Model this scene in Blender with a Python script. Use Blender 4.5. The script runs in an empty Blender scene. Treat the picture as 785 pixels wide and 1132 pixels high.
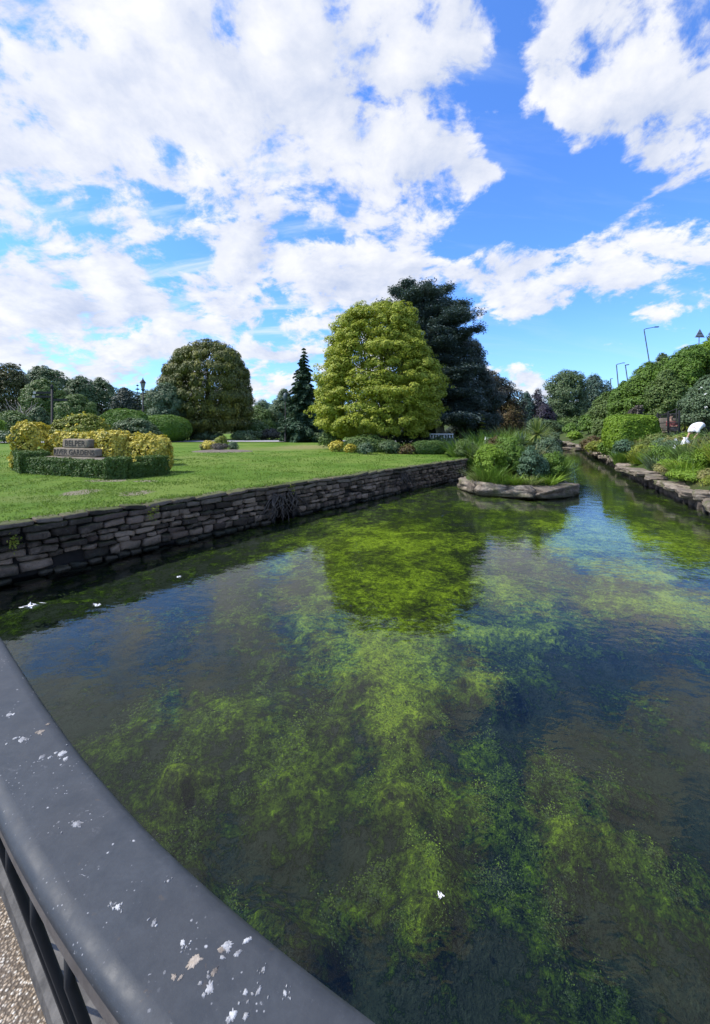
import bpy, bmesh, math, random
import numpy as np
from mathutils import Vector, Matrix

S = bpy.context.scene
COL = S.collection
R = math.radians
F, CU, CV, CAMZ = 450.0, 392.5, 474.0, 1.6      # survey of the photograph: focal length, horizon, eye height

# ------------------------------------------------------------------ camera
cam_d = bpy.data.cameras.new('camera'); cam = bpy.data.objects.new('camera', cam_d); COL.objects.link(cam)
cam.location = (0, 0, CAMZ); cam.rotation_euler = (R(90), 0, 0)
cam_d.sensor_fit = 'HORIZONTAL'; cam_d.sensor_width = 36; cam_d.lens = 36 * F / 785.0
cam_d.shift_y = -(566 - CV) / 785.0
cam_d.clip_start = 0.02; cam_d.clip_end = 3000
S.camera = cam

# ------------------------------------------------------------------ light
SUN = Vector((-0.95, -0.04, 0)).normalized() * math.cos(R(52)); SUN.z = math.sin(R(52))
sun_d = bpy.data.lights.new('sun', 'SUN'); sun_d.energy = 3.7; sun_d.angle = R(0.5); sun_d.color = (1, 0.95, 0.87)
sun = bpy.data.objects.new('sun', sun_d); COL.objects.link(sun)
sun.rotation_euler = SUN.to_track_quat('Z', 'Y').to_euler(); sun.location = (-30, -20, 60)

S.view_settings.view_transform = 'Standard'; S.view_settings.look = 'None'
S.view_settings.gamma = 1; S.view_settings.use_curve_mapping = False
S.view_settings.exposure = 0.56

# ------------------------------------------------------------------ node helpers
class NT:
    def __init__(s, tree): s.t = tree; s.n = tree.nodes; s.l = tree.links
    def node(s, typ, **kw):
        n = s.n.new(typ)
        for k, v in kw.items():
            if k == 'inp':
                for a, b in v.items():
                    if hasattr(b, 'is_output'): s.l.new(b, n.inputs[a])
                    else: n.inputs[a].default_value = b
            else: setattr(n, k, v)
        return n
    def m(s, op, a, b=None, c=None, clamp=False):
        n = s.n.new('ShaderNodeMath'); n.operation = op; n.use_clamp = clamp
        for i, v in enumerate((a, b, c)):
            if v is None: continue
            if hasattr(v, 'is_output'): s.l.new(v, n.inputs[i])
            else: n.inputs[i].default_value = v
        return n.outputs[0]
    def noise(s, vec, scale, detail=4, rough=0.55, dist=0.0):
        n = s.node('ShaderNodeTexNoise', inp={'Scale': scale, 'Detail': detail, 'Roughness': rough, 'Distortion': dist})
        if vec is not None: s.l.new(vec, n.inputs['Vector'])
        return n.outputs['Fac']
    def smooth(s, v, a, b, lo=0.0, hi=1.0):
        n = s.node('ShaderNodeMapRange', interpolation_type='SMOOTHSTEP', inp={'Value': v, 'From Min': a, 'From Max': b, 'To Min': lo, 'To Max': hi})
        return n.outputs[0]
    def mix(s, f, a, b, blend='MIX'):
        n = s.node('ShaderNodeMix', data_type='RGBA', blend_type=blend)
        for i, v in ((0, f), (6, a), (7, b)):
            if hasattr(v, 'is_output'): s.l.new(v, n.inputs[i])
            else: n.inputs[i].default_value = v if i == 0 else (*v, 1) if len(v) == 3 else v
        return n.outputs[2]

# ------------------------------------------------------------------ world: sky with clouds
W = bpy.data.worlds.new('World'); S.world = W; W.use_nodes = True
w = NT(W.node_tree); w.n.clear()
SKY_STR = 0.15
sky = w.node('ShaderNodeTexSky', sky_type='NISHITA', sun_disc=False, sun_elevation=R(52), sun_rotation=math.atan2(SUN.x, SUN.y),
             air_density=1.0, dust_density=0.6, ozone_density=2.0)
tc = w.node('ShaderNodeTexCoord'); gen = tc.outputs['Generated']
sx = w.node('ShaderNodeSeparateXYZ', inp={0: gen})
X, Y, Z = sx.outputs
az = w.m('ARCTAN2', X, Y); el = w.m('ARCSINE', w.m('MINIMUM', w.m('MAXIMUM', Z, -1.0), 1.0))
zz = w.m('ADD', w.m('MAXIMUM', Z, 0.0), 0.38)
pv = w.node('ShaderNodeCombineXYZ', inp={0: w.m('DIVIDE', X, zz), 1: w.m('DIVIDE', Y, zz), 2: 0.0}).outputs[0]
def azel(u, v):
    a = math.atan((u - CU) / F); return a, math.atan((CV - v) / F * math.cos(a))
CLOUDS = [  # direction (as seen in the photograph), half widths, tilt in degrees, amount
 (200, 110, 330, 190, 0, .30), (430, 60, 95, 110, 0, .32), (430, 235, 60, 75, 20, .28), (350, 150, 140, 110, 0, .22),
 (290, 290, 130, 60, 0, .15), (150, 335, 260, 60, 0, .16), (80, 250, 170, 40, 12, .10), (60, 400, 150, 30, 0, .10), (310, 400, 110, 30, 0, .12),
 (665, 45, 85, 70, 30, .46), (625, 70, 40, 60, 30, .25), (180, 170, 130, 70, 0, .55), (640, 60, 50, 60, 0, .40), (705, 105, 60, 50, 0, .3), (515, 195, 60, 16, -10, .36), (480, 185, 30, 16, 0, .2), (735, 135, 85, 60, -30, .44), (660, 285, 165, 32, 14, .50), (755, 245, 70, 30, 14, .40), (590, 308, 95, 22, 10, .36),
 (735, 345, 52, 14, 8, .44), (765, 370, 42, 12, 8, .40), (590, 422, 34, 16, 0, .34), (520, 195, 55, 16, -8, .16), (630, 168, 14, 10, 0, .30),
 (572, 380, 30, 20, 40, .10), (700, 215, 22, 10, 0, .16), (430, 295, 60, 20, 0, .2), (900, 120, 120, 160, 0, .3), (-250, 150, 260, 250, 0, .25),
 (575, 95, 42, 130, -4, -.50), (560, 235, 100, 48, 0, -.46), (650, 212, 50, 30, 0, -.34), (530, 150, 40, 40, 0, -.2), (500, 270, 40, 20, 0, -.2), (620, 385, 130, 34, 0, -.25), (470, 185, 36, 28, 0, -.24), (620, 200, 45, 45, 0, -.28), (660, 150, 30, 20, 30, -.12),
 (560, 365, 95, 32, 0, -.30), (660, 385, 60, 26, 0, -.26), (165, 12, 22, 24, 0, -.26), (325, 122, 14, 16, 0, -.20), (50, 205, 40, 14, 20, -.18),
 (215, 297, 18, 10, 0, -.20), (130, 250, 60, 12, -8, -.14), (375, 325, 22, 14, 0, -.16), 
 (560, 20, 22, 50, 0, -.24), (320, 380, 50, 12, 0, -.12), (60, 320, 70, 9, -5, -.10), (700, 195, 30, 14, 0, -.22), (250, 20, 30, 12, 0, -.08), (20, 30, 40, 30, 0, -.07)]
wn = w.node('ShaderNodeTexNoise', inp={'Vector': pv, 'Scale': 2.2, 'Detail': 4, 'Roughness': 0.55})
wsep = w.node('ShaderNodeSeparateColor', inp={0: wn.outputs['Color']})
azw = w.m('ADD', az, w.m('MULTIPLY', w.m('SUBTRACT', wsep.outputs[0], 0.5), 0.22))
elw = w.m('ADD', el, w.m('MULTIPLY', w.m('SUBTRACT', wsep.outputs[1], 0.5), 0.14))
bias = None
for (u, v, ru, rv, ang, amp) in CLOUDS:
    a0, e0 = azel(u, v)
    ra = max(abs(azel(u + ru, v)[0] - a0), abs(azel(u - ru, v)[0] - a0)); re = abs(azel(u, v - rv)[1] - azel(u, v + rv)[1]) / 2
    c, s_ = math.cos(R(ang)), math.sin(R(ang))
    dx = w.m('SUBTRACT', azw, a0); dy = w.m('SUBTRACT', elw, e0)
    p = w.m('ADD', w.m('MULTIPLY', dx, c / ra), w.m('MULTIPLY', dy, s_ / ra))
    q = w.m('ADD', w.m('MULTIPLY', dx, -s_ / re), w.m('MULTIPLY', dy, c / re))
    g = w.m('POWER', 0.42, w.m('ADD', w.m('MULTIPLY', p, p), w.m('MULTIPLY', q, q)))
    g = w.m('MULTIPLY', g, amp); bias = g if bias is None else w.m('ADD', bias, g)
vs = w.node('ShaderNodeVectorMath', operation='ADD', inp={0: pv, 1: (17.3, 33.9, 0.0)}).outputs[0]
n1 = w.noise(vs, 3.6, 10, 0.60, 0.25)
n1b = w.noise(w.node('ShaderNodeVectorMath', operation='ADD', inp={0: vs, 1: (-.05, -.03, 0.0)}).outputs[0], 3.6, 10, 0.60, 0.25)
n2 = w.noise(pv, 8.0, 7, 0.62, 0.35)
biasc = w.node('ShaderNodeClamp', inp={'Value': bias, 'Min': -0.36, 'Max': 0.21}).outputs[0]
nn_ = w.m('ADD', w.m('MULTIPLY', w.m('SUBTRACT', n1, 0.5), 1.75), w.m('MULTIPLY', w.m('SUBTRACT', n2, 0.5), 1.0))
dens = w.m('ADD', w.m('ADD', 0.47, nn_), w.m('MULTIPLY', biasc, 0.80))
alpha = w.smooth(dens, 0.43, 0.645)
lit = w.m('ADD', 0.5, w.m('MULTIPLY', w.m('SUBTRACT', n1, n1b), 4.0), clamp=True)
n3 = w.noise(pv, 4.2, 6, 0.6, 0.0)
thick = w.smooth(dens, 0.66, 1.0)
shade = w.m('ADD', w.m('MULTIPLY', lit, 0.62), w.m('MULTIPLY', w.smooth(w.m('ADD', w.m('MULTIPLY', n3, .6), w.m('MULTIPLY', n2, .4)), 0.36, 0.64), 0.52), clamp=True)
shade = w.m('SUBTRACT', shade, w.m('MULTIPLY', thick, 0.12), clamp=True)
CB = 0.72 / SKY_STR
ccol = w.mix(shade, (0.52 * CB, 0.60 * CB, 0.79 * CB), (1.0 * CB, 1.0 * CB, 1.02 * CB))
cirrus = w.noise(w.node('ShaderNodeMapping', inp={'Vector': pv, 'Rotation': (0, 0, R(-24)), 'Scale': (1.2, 6.0, 1.0)}).outputs[0], 1.6, 6, 0.6, 0.5)
cir = w.m('MULTIPLY', w.smooth(cirrus, 0.47, 0.75), w.smooth(az, 0.45, -0.15, 0.10, 0.75))
skyc = w.mix(1.0, sky.outputs[0], (0.54, 0.90, 1.48), 'MULTIPLY')
skyc = w.mix(cir, skyc, (0.80 * CB, 0.90 * CB, 1.02 * CB))
hz = w.smooth(el, 0.0, 0.30, 0.30, 0.0)
skyc = w.mix(hz, skyc, (0.62 * CB, 0.80 * CB, 1.05 * CB))
fin = w.mix(w.m('MULTIPLY', alpha, w.smooth(el, -0.03, 0.02, 0.0, 0.96)), skyc, ccol)
bg = w.node('ShaderNodeBackground', inp={'Color': fin, 'Strength': SKY_STR})
w.l.new(bg.outputs[0], w.node('ShaderNodeOutputWorld').inputs[0])
W.cycles.sampling_method = 'MANUAL'; W.cycles.sample_map_resolution = 512

# ------------------------------------------------------------------ numpy noise
def _h(ix, iy, iz, seed):
    h = (ix.astype(np.int64) * 374761393 + iy.astype(np.int64) * 668265263 + iz.astype(np.int64) * 2147483647 + seed * 974634777) & 0xffffffff
    h = ((h ^ (h >> 13)) * 1274126177) & 0xffffffff
    return ((h ^ (h >> 16)) & 0xffff) / 65535.0
def vnoise(p, seed=0):
    p = np.asarray(p, float); i = np.floor(p); f = p - i; f = f * f * (3 - 2 * f)
    x, y, z = i[:, 0], i[:, 1], i[:, 2]; r = 0
    for a in (0, 1):
        for b in (0, 1):
            for c in (0, 1):
                wgt = (f[:, 0] if a else 1 - f[:, 0]) * (f[:, 1] if b else 1 - f[:, 1]) * (f[:, 2] if c else 1 - f[:, 2])
                r = r + wgt * _h(x + a, y + b, z + c, seed)
    return r
def fbm(p, octs=4, seed=0, gain=0.5):
    p = np.asarray(p, float); a, s, t = 1.0, 0, 0
    for o in range(octs):
        s = s + a * vnoise(p, seed + o * 17); t += a; a *= gain; p = p * 2.03 + 11.3
    return s / t
def P2(x, y): return np.stack([x, y, np.zeros_like(x)], 1)

# ------------------------------------------------------------------ object helpers
def tag(o, label=None, cat=None, group=None, kind=None):
    if label: o['label'] = label
    if cat: o['category'] = cat
    if group: o['group'] = group
    if kind: o['kind'] = kind
    return o
def thing(name, label, cat, loc=(0, 0, 0), group=None):
    o = bpy.data.objects.new(name, None); COL.objects.link(o); o.location = loc; o.empty_display_size = 0.2
    return tag(o, label, cat, group)
class MB:
    def __init__(s): s.v = []; s.f = []; s.n = 0
    def add(s, v, f):
        v = np.asarray(v, float).reshape(-1, 3); s.v.append(v)
        for ff in (f if isinstance(f, list) else [f]): s.f.append(np.asarray(ff, np.int64) + s.n)
        s.n += len(v)
    def box(s, c, d, rz=0.0, bev=0.0):
        x, y, z = (k / 2 for k in d); pts = np.array([(a * x, b * y, e * z) for a in (-1, 1) for b in (-1, 1) for e in (-1, 1)])
        fs = np.array([(0, 1, 3, 2), (4, 6, 7, 5), (0, 4, 5, 1), (2, 3, 7, 6), (0, 2, 6, 4), (1, 5, 7, 3)])
        if bev:
            v, fs = RB(6, 2); pts = v * (x, y, z)
        cs, sn = math.cos(rz), math.sin(rz); pts = pts @ np.array([[cs, sn, 0], [-sn, cs, 0], [0, 0, 1]])
        s.add(pts + np.asarray(c), fs)
    def tube(s, pts, rad, seg=8, cap=True):
        pts = np.asarray(pts, float); n = len(pts); rad = np.broadcast_to(rad, (n,))
        t = np.gradient(pts, axis=0); t /= np.linalg.norm(t, axis=1, keepdims=True) + 1e-9
        ref = np.array([0, 0, 1.0]) if abs(t[0, 2]) < 0.9 else np.array([1.0, 0, 0])
        a = np.cross(t, ref); a /= np.linalg.norm(a, axis=1, keepdims=True) + 1e-9; b = np.cross(t, a)
        th = np.linspace(0, 2 * math.pi, seg, endpoint=False)
        ring = pts[:, None] + rad[:, None, None] * (np.cos(th)[None, :, None] * a[:, None] + np.sin(th)[None, :, None] * b[:, None])
        k = np.arange(seg); k2 = (k + 1) % seg; fs = []
        for i in range(n - 1): fs.append(np.stack([i * seg + k, i * seg + k2, (i + 1) * seg + k2, (i + 1) * seg + k], 1))
        v = ring.reshape(-1, 3); f = [np.concatenate(fs)]
        if cap:
            v = np.concatenate([v, pts[:1], pts[-1:]]); c0 = n * seg
            f.append(np.stack([k2, k, np.full(seg, c0)], 1)); f.append(np.stack([(n - 1) * seg + k, (n - 1) * seg + k2, np.full(seg, c0 + 1)], 1))
        s.add(v, f)
    def build(s, name, mat, parent=None, smooth=False):
        me = bpy.data.meshes.new(name); V = np.concatenate(s.v) if s.v else np.zeros((0, 3))
        if parent is not None:
            q = parent; off = Vector((0, 0, 0))
            while q is not None: off += q.location; q = q.parent
            V = V - np.array(off)
        me.vertices.add(len(V)); me.vertices.foreach_set('co', V.astype(np.float32).ravel())
        lt = np.concatenate([np.full(len(f), f.shape[1]) for f in s.f]); idx = np.concatenate([f.ravel() for f in s.f])
        me.loops.add(len(idx)); me.loops.foreach_set('vertex_index', idx.astype(np.int32))
        me.polygons.add(len(lt)); ls = np.concatenate([[0], np.cumsum(lt)[:-1]])
        me.polygons.foreach_set('loop_start', ls.astype(np.int32))
        me.polygons.foreach_set('use_smooth', np.full(len(lt), smooth))
        me.update(calc_edges=True); me.materials.append(mat)
        o = bpy.data.objects.new(name, me); COL.objects.link(o); o.parent = parent
        return o
_rb = {}
def RB(power=6, cuts=2):
    if (power, cuts) in _rb: return _rb[(power, cuts)]
    bm = bmesh.new(); bmesh.ops.create_cube(bm, size=2); bmesh.ops.subdivide_edges(bm, edges=bm.edges[:], cuts=cuts, use_grid_fill=True)
    v = np.array([q.co[:] for q in bm.verts]); f = np.array([[q.index for q in p.verts] for p in bm.faces]); bm.free()
    v = v / (np.sum(np.abs(v) ** power, 1, keepdims=True) ** (1 / power))
    _rb[(power, cuts)] = (v, f); return v, f
_ico = {}
def ICO(sub):
    if sub not in _ico:
        bm = bmesh.new(); bmesh.ops.create_icosphere(bm, subdivisions=sub, radius=1)
        _ico[sub] = (np.array([q.co[:] for q in bm.verts]), np.array([[q.index for q in p.verts] for p in bm.faces])); bm.free()
    return _ico[sub]
def Wp(u, v, d): return np.array([(u - CU) / F * d, d, CAMZ - (v - CV) / F * d])   # survey point at distance d

# ------------------------------------------------------------------ materials
def new_mat(name):
    m = bpy.data.materials.new(name); m.use_nodes = True; t = NT(m.node_tree); t.n.clear()
    out = t.node('ShaderNodeOutputMaterial'); return m, t, out
def bump(t, h, strength, dist): return t.node('ShaderNodeBump', inp={'Height': h, 'Strength': strength, 'Distance': dist}).outputs[0]
def mat_leaf(name, c1, c2, c3=None, trans=0.3, rough=0.5, patch=0.0):
    m, t, out = new_mat(name); c3 = c3 or c1
    ri = t.node('ShaderNodeNewGeometry').outputs['Random Per Island']
    co = t.node('ShaderNodeTexCoord').outputs['Object']
    r = t.node('ShaderNodeValToRGB', inp={0: ri}); e = r.color_ramp.elements
    e[0].color = (*c1, 1); e[1].color = (*c3, 1); e[1].position = 0.95; q = e.new(0.5); q.color = (*c2, 1)
    n = t.noise(co, 0.9, 3, 0.6)
    col = t.mix(t.smooth(n, 0.35, 0.65, 0.0, 0.45), r.outputs[0], c3)
    bs = t.node('ShaderNodeBsdfPrincipled', inp={'Base Color': col, 'Roughness': rough, 'Specular IOR Level': 0.35})
    tr = t.node('ShaderNodeBsdfTranslucent', inp={'Color': t.mix(0.35, col, (0.12, 0.22, 0.02))})
    ms = t.node('ShaderNodeMixShader', inp={0: trans, 1: bs.outputs[0], 2: tr.outputs[0]})
    t.l.new(ms.outputs[0], out.inputs[0]); return m
def mat_solid(name, c1, c2, scale=6, rough=0.7, bmp=0.4, bd=0.02, metal=0.0, island=0.0, detail=6):
    m, t, out = new_mat(name); co = t.node('ShaderNodeTexCoord').outputs['Object']
    n = t.noise(co, scale, detail, 0.62, 0.2); n2 = t.noise(co, scale * 0.23, 4, 0.6)
    f = t.m('ADD', t.m('MULTIPLY', n, 0.6), t.m('MULTIPLY', n2, 0.5))
    if island:
        ri = t.node('ShaderNodeNewGeometry').outputs['Random Per Island']
        f = t.m('ADD', f, t.m('MULTIPLY', t.m('SUBTRACT', ri, 0.5), island))
    col = t.mix(t.smooth(f, 0.33, 0.77), c1, c2)
    b = t.node('ShaderNodeBsdfPrincipled', inp={'Base Color': col, 'Roughness': rough, 'Metallic': metal, 'Specular IOR Level': 0.35, 'Normal': bump(t, n, bmp, bd)})
    t.l.new(b.outputs[0], out.inputs[0]); return m

class MD(dict):
    def __missing__(s, k):
        if isinstance(k, str): raise KeyError(k)
        return k
M = MD()
M['bark'] = mat_solid('bark', (0.035, 0.025, 0.018), (0.12, 0.095, 0.07), 9, 0.9, 0.8, 0.03)
M['bark_pale'] = mat_solid('bark_pale', (0.12, 0.11, 0.10), (0.30, 0.28, 0.25), 7, 0.9, 0.6, 0.03)
M['gold'] = mat_leaf('leaf_gold', (0.38, 0.42, 0.042), (0.48, 0.49, 0.055), (0.3, 0.37, 0.04), 0.35)
M['yew'] = mat_leaf('leaf_yew', (0.07, 0.09, 0.02), (0.095, 0.115, 0.022), (0.14, 0.15, 0.026), 0.12)
M['cedar'] = mat_leaf('leaf_cedar', (0.062, 0.098, 0.088), (0.084, 0.124, 0.112), (0.115, 0.155, 0.14), 0.1)
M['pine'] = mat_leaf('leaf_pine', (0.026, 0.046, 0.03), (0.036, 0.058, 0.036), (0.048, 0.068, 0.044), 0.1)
M['spruce'] = mat_leaf('leaf_spruce', (0.042, 0.085, 0.056), (0.058, 0.105, 0.07), (0.072, 0.12, 0.08), 0.1)
M['yewtip'] = mat_leaf('leaf_yew_tip', (0.21, 0.205, 0.026), (0.26, 0.24, 0.03), (0.16, 0.17, 0.026), 0.15)
M['copper'] = mat_leaf('leaf_copper', (0.036, 0.034, 0.028), (0.050, 0.042, 0.034), (0.050, 0.058, 0.034), 0.15)
M['purple'] = mat_leaf('leaf_purple', (0.030, 0.022, 0.040), (0.045, 0.030, 0.050), (0.035, 0.035, 0.045), 0.15)
M['conifer'] = mat_leaf('leaf_conifer', (0.045, 0.095, 0.050), (0.062, 0.118, 0.062), (0.080, 0.138, 0.076), 0.12)
M['mid'] = mat_leaf('leaf_mid', (0.085, 0.145, 0.036), (0.11, 0.18, 0.04), (0.135, 0.195, 0.045), 0.25)
M['dark'] = mat_leaf('leaf_dark', (0.068, 0.118, 0.046), (0.088, 0.142, 0.052), (0.11, 0.155, 0.06), 0.2)
M['olive'] = mat_leaf('leaf_olive', (0.085, 0.092, 0.030), (0.115, 0.110, 0.038), (0.070, 0.085, 0.028), 0.25)
M['lime'] = mat_leaf('leaf_lime', (0.2, 0.33, 0.026), (0.26, 0.38, 0.032), (0.16, 0.28, 0.026), 0.35)
M['fresh'] = mat_leaf('leaf_fresh', (0.125, 0.225, 0.028), (0.165, 0.27, 0.032), (0.095, 0.185, 0.026), 0.32)
M['box'] = mat_leaf('leaf_box', (0.055, 0.105, 0.02), (0.078, 0.14, 0.024), (0.1, 0.165, 0.028), 0.15)
M['varieg'] = mat_leaf('leaf_variegated', (0.085, 0.125, 0.022), (0.66, 0.52, 0.045), (0.8, 0.68, 0.14), 0.25)
M['yellowgreen'] = mat_leaf('leaf_yellowgreen', (0.16, 0.22, 0.022), (0.21, 0.26, 0.028), (0.28, 0.28, 0.035), 0.3)
M['rust'] = mat_leaf('leaf_rust', (0.10, 0.055, 0.028), (0.14, 0.085, 0.034), (0.12, 0.11, 0.03), 0.25)
M['heather'] = mat_leaf('leaf_heather', (0.11, 0.088, 0.076), (0.145, 0.115, 0.10), (0.09, 0.085, 0.06), 0.15)
M['greygreen'] = mat_leaf('leaf_greygreen', (0.09, 0.14, 0.075), (0.125, 0.18, 0.095), (0.105, 0.165, 0.07), 0.2)
M['reed'] = mat_leaf('leaf_reed', (0.13, 0.2, 0.045), (0.17, 0.235, 0.05), (0.22, 0.24, 0.075), 0.3)
M['straw'] = mat_leaf('leaf_straw', (0.26, 0.24, 0.08), (0.33, 0.29, 0.10), (0.20, 0.22, 0.06), 0.25)
M['bluefol'] = mat_leaf('leaf_blue', (0.08, 0.15, 0.085), (0.11, 0.19, 0.1), (0.07, 0.13, 0.065), 0.22)
M['yellowflower'] = mat_leaf('petal_yellow', (0.75, 0.58, 0.03), (0.85, 0.70, 0.08), (0.65, 0.62, 0.12), 0.25)
M['whiteflower'] = mat_leaf('petal_white', (0.75, 0.75, 0.70), (0.85, 0.85, 0.82), None, 0.2)
M['orangeflower'] = mat_leaf('petal_orange', (0.45, 0.17, 0.03), (0.50, 0.24, 0.04), (0.36, 0.13, 0.03), 0.2)
def wall_mat(name, lo, hi, isl, moss):
    m, t, out = new_mat(name); co = t.node('ShaderNodeTexCoord').outputs['Object']; geo = t.node('ShaderNodeNewGeometry'); ri = geo.outputs['Random Per Island']; n = t.noise(co, 10, 7, .66, .3); b = t.noise(co, 42, 5, .7); l = t.noise(co, 2.0, 4, .6)
    f = t.m('ADD', t.m('ADD', t.m('MULTIPLY', n, .55), t.m('MULTIPLY', l, .5)), t.m('MULTIPLY', t.m('SUBTRACT', ri, .5), isl)); col = t.mix(t.smooth(f, .30, .80), lo, hi)
    r2 = t.m('FRACT', t.m('MULTIPLY', ri, 17.0)); col = t.mix(t.smooth(r2, .72, .9, 0, .5), col, (0.17, 0.115, 0.09)); col = t.mix(t.smooth(b, .55, .75, 0, .7), col, (0.022, 0.019, 0.016)); col = t.mix(t.m('MULTIPLY', t.smooth(t.noise(co, 22, 4, .7), .62, .70), .5), col, (0.28, 0.27, 0.23))
    up = t.node('ShaderNodeSeparateXYZ', inp={0: geo.outputs['Normal']}).outputs[2]; col = t.mix(t.m('MULTIPLY', t.smooth(t.m('ADD', up, t.m('SUBTRACT', n, .5)), .45, .95), moss), col, (0.075, 0.095, 0.022)); z = t.node('ShaderNodeSeparateXYZ', inp={0: co}).outputs[2]
    damp = t.smooth(t.m('ADD', z, t.m('MULTIPLY', t.m('SUBTRACT', l, .5), .3)), .22, .04); col = t.mix(t.m('MULTIPLY', damp, .75), col, (0.020, 0.024, 0.014))
    bs = t.node('ShaderNodeBsdfPrincipled', inp={'Base Color': col, 'Roughness': t.m('SUBTRACT', .92, t.m('MULTIPLY', damp, .4)), 'Specular IOR Level': .3, 'Normal': bump(t, t.m('ADD', n, t.m('MULTIPLY', b, .5)), 1.0, .035)}); t.l.new(bs.outputs[0], out.inputs[0]); return m
M['stone'] = wall_mat('wall_stone', (0.050, 0.038, 0.028), (0.29, 0.215, 0.152), .7, .3)
M['coping'] = wall_mat('coping_stone', (0.050, 0.041, 0.031), (0.20, 0.160, 0.120), .5, .75)
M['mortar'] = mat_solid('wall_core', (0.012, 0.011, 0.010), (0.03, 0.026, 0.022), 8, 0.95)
def slab_mat():
    m, t, out = new_mat('pale_rock'); co = t.node('ShaderNodeTexCoord').outputs['Object']; oi = t.node('ShaderNodeObjectInfo').outputs['Random']; sh = t.node('ShaderNodeVectorMath', operation='ADD', inp={0: co, 1: t.node('ShaderNodeCombineXYZ', inp={0: t.m('MULTIPLY', oi, 50.0), 1: 0.0, 2: 0.0}).outputs[0]}).outputs[0]
    a = t.noise(sh, 3.2, 7, .66, .3); b = t.noise(sh, 16, 5, .7); c = t.noise(sh, 1.4, 4, .6); col = t.mix(t.smooth(a, .3, .68), (0.085, 0.066, 0.050), (0.37, 0.31, 0.235)); col = t.mix(t.smooth(oi, 0, 1, 0, .55), col, (0.14, 0.115, 0.09))
    col = t.mix(t.smooth(b, .5, .75, 0, .6), col, (0.06, 0.05, 0.04)); col = t.mix(t.smooth(c, .52, .66, 0, .7), col, (0.085, 0.10, 0.03)); nz = t.node('ShaderNodeSeparateXYZ', inp={0: t.node('ShaderNodeTexCoord').outputs['Object']}).outputs[2]
    col = t.mix(t.smooth(t.m('ADD', nz, t.m('MULTIPLY', t.m('SUBTRACT', a, .5), .3)), .02, -.16, 0, .8), col, (0.045, 0.048, 0.024))
    bs = t.node('ShaderNodeBsdfPrincipled', inp={'Base Color': col, 'Roughness': .9, 'Specular IOR Level': .25, 'Normal': bump(t, t.m('ADD', a, t.m('MULTIPLY', b, .4)), 1.0, .06)}); t.l.new(bs.outputs[0], out.inputs[0]); return m
M['slab'] = slab_mat()
M['rockdark'] = mat_solid('dark_rock', (0.03, 0.027, 0.024), (0.16, 0.13, 0.11), 6, 0.9, 0.9, 0.04, island=0.4)
M['sign'] = mat_solid('sign_stone', (0.135, 0.107, 0.076), (0.29, 0.235, 0.17), 9, 0.9, 0.5, 0.01)
M['plinth'] = mat_solid('plinth_stone', (0.11, 0.092, 0.068), (0.235, 0.20, 0.15), 7, 0.9, 0.6, 0.015)
M['letter'] = mat_solid('letter_paint', (0.02, 0.018, 0.016), (0.06, 0.05, 0.042), 30, 0.8)
M['soil'] = mat_solid('soil', (0.10, 0.08, 0.06), (0.21, 0.175, 0.14), 9, 0.95, 0.8, 0.04)
M['blackmetal'] = mat_solid('black_metal', (0.012, 0.013, 0.014), (0.025, 0.026, 0.028), 14, 0.75, 0.1, 0.002)
M['greymetal'] = mat_solid('grey_metal', (0.06, 0.085, 0.09), (0.10, 0.13, 0.135), 4, 0.5, 0.1, 0.002)
M['signback'] = mat_solid('sign_back', (0.26, 0.26, 0.27), (0.36, 0.36, 0.37), 4, 0.5, 0.1, 0.002)
M['fingersign'] = mat_solid('finger_arm', (0.015, 0.015, 0.015), (0.03, 0.03, 0.03), 4, 0.75, 0.1, 0.002)
M['palesign'] = mat_solid('pale_board', (0.42, 0.38, 0.34), (0.55, 0.5, 0.45), 4, 0.5, 0.1, 0.002)
M['lampglass'] = mat_solid('lantern_glass', (0.28, 0.30, 0.30), (0.36, 0.38, 0.38), 4, 0.15, 0.0, 0.002)
M['white'] = mat_solid('white_paint', (0.66, 0.66, 0.63), (0.78, 0.78, 0.75), 5, 0.6, 0.2, 0.01)
M['path'] = mat_solid('path_gravel', (0.30, 0.29, 0.28), (0.46, 0.45, 0.43), 30, 0.9, 0.3, 0.01)
M['road'] = mat_solid('asphalt', (0.045, 0.045, 0.047), (0.065, 0.065, 0.068), 20, 0.9, 0.3, 0.01)
M['skin'] = mat_solid('skin', (0.45, 0.27, 0.19), (0.55, 0.35, 0.25), 12, 0.5, 0.05, 0.002)
M['hair'] = mat_solid('dark_hair', (0.014, 0.010, 0.008), (0.035, 0.025, 0.018), 40, 0.5, 0.3, 0.004)
M['whitecloth'] = mat_solid('white_cloth', (0.70, 0.70, 0.70), (0.80, 0.80, 0.80), 8, 0.85, 0.3, 0.01)
M['redcloth'] = mat_solid('red_cloth', (0.28, 0.075, 0.07), (0.40, 0.13, 0.12), 8, 0.85, 0.3, 0.01)
M['darkcloth'] = mat_solid('dark_cloth', (0.02, 0.022, 0.03), (0.04, 0.042, 0.05), 8, 0.85, 0.3, 0.01)
M['root'] = mat_solid('dead_root', (0.035, 0.028, 0.022), (0.13, 0.108, 0.085), 16, 0.95, 0.7, 0.02)
M['twig'] = mat_solid('bare_twig', (0.20, 0.175, 0.15), (0.34, 0.30, 0.26), 6, 0.9, 0.3, 0.02)
M['dropping'] = mat_solid('bird_dropping', (0.07, 0.072, 0.085), (0.58, 0.58, 0.57), 110, 0.75, 0.8, 0.003)
M['droppingbrown'] = mat_solid('bird_dropping_brown', (0.09, 0.08, 0.075), (0.50, 0.42, 0.33), 110, 0.8, 0.8, 0.003)

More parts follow.
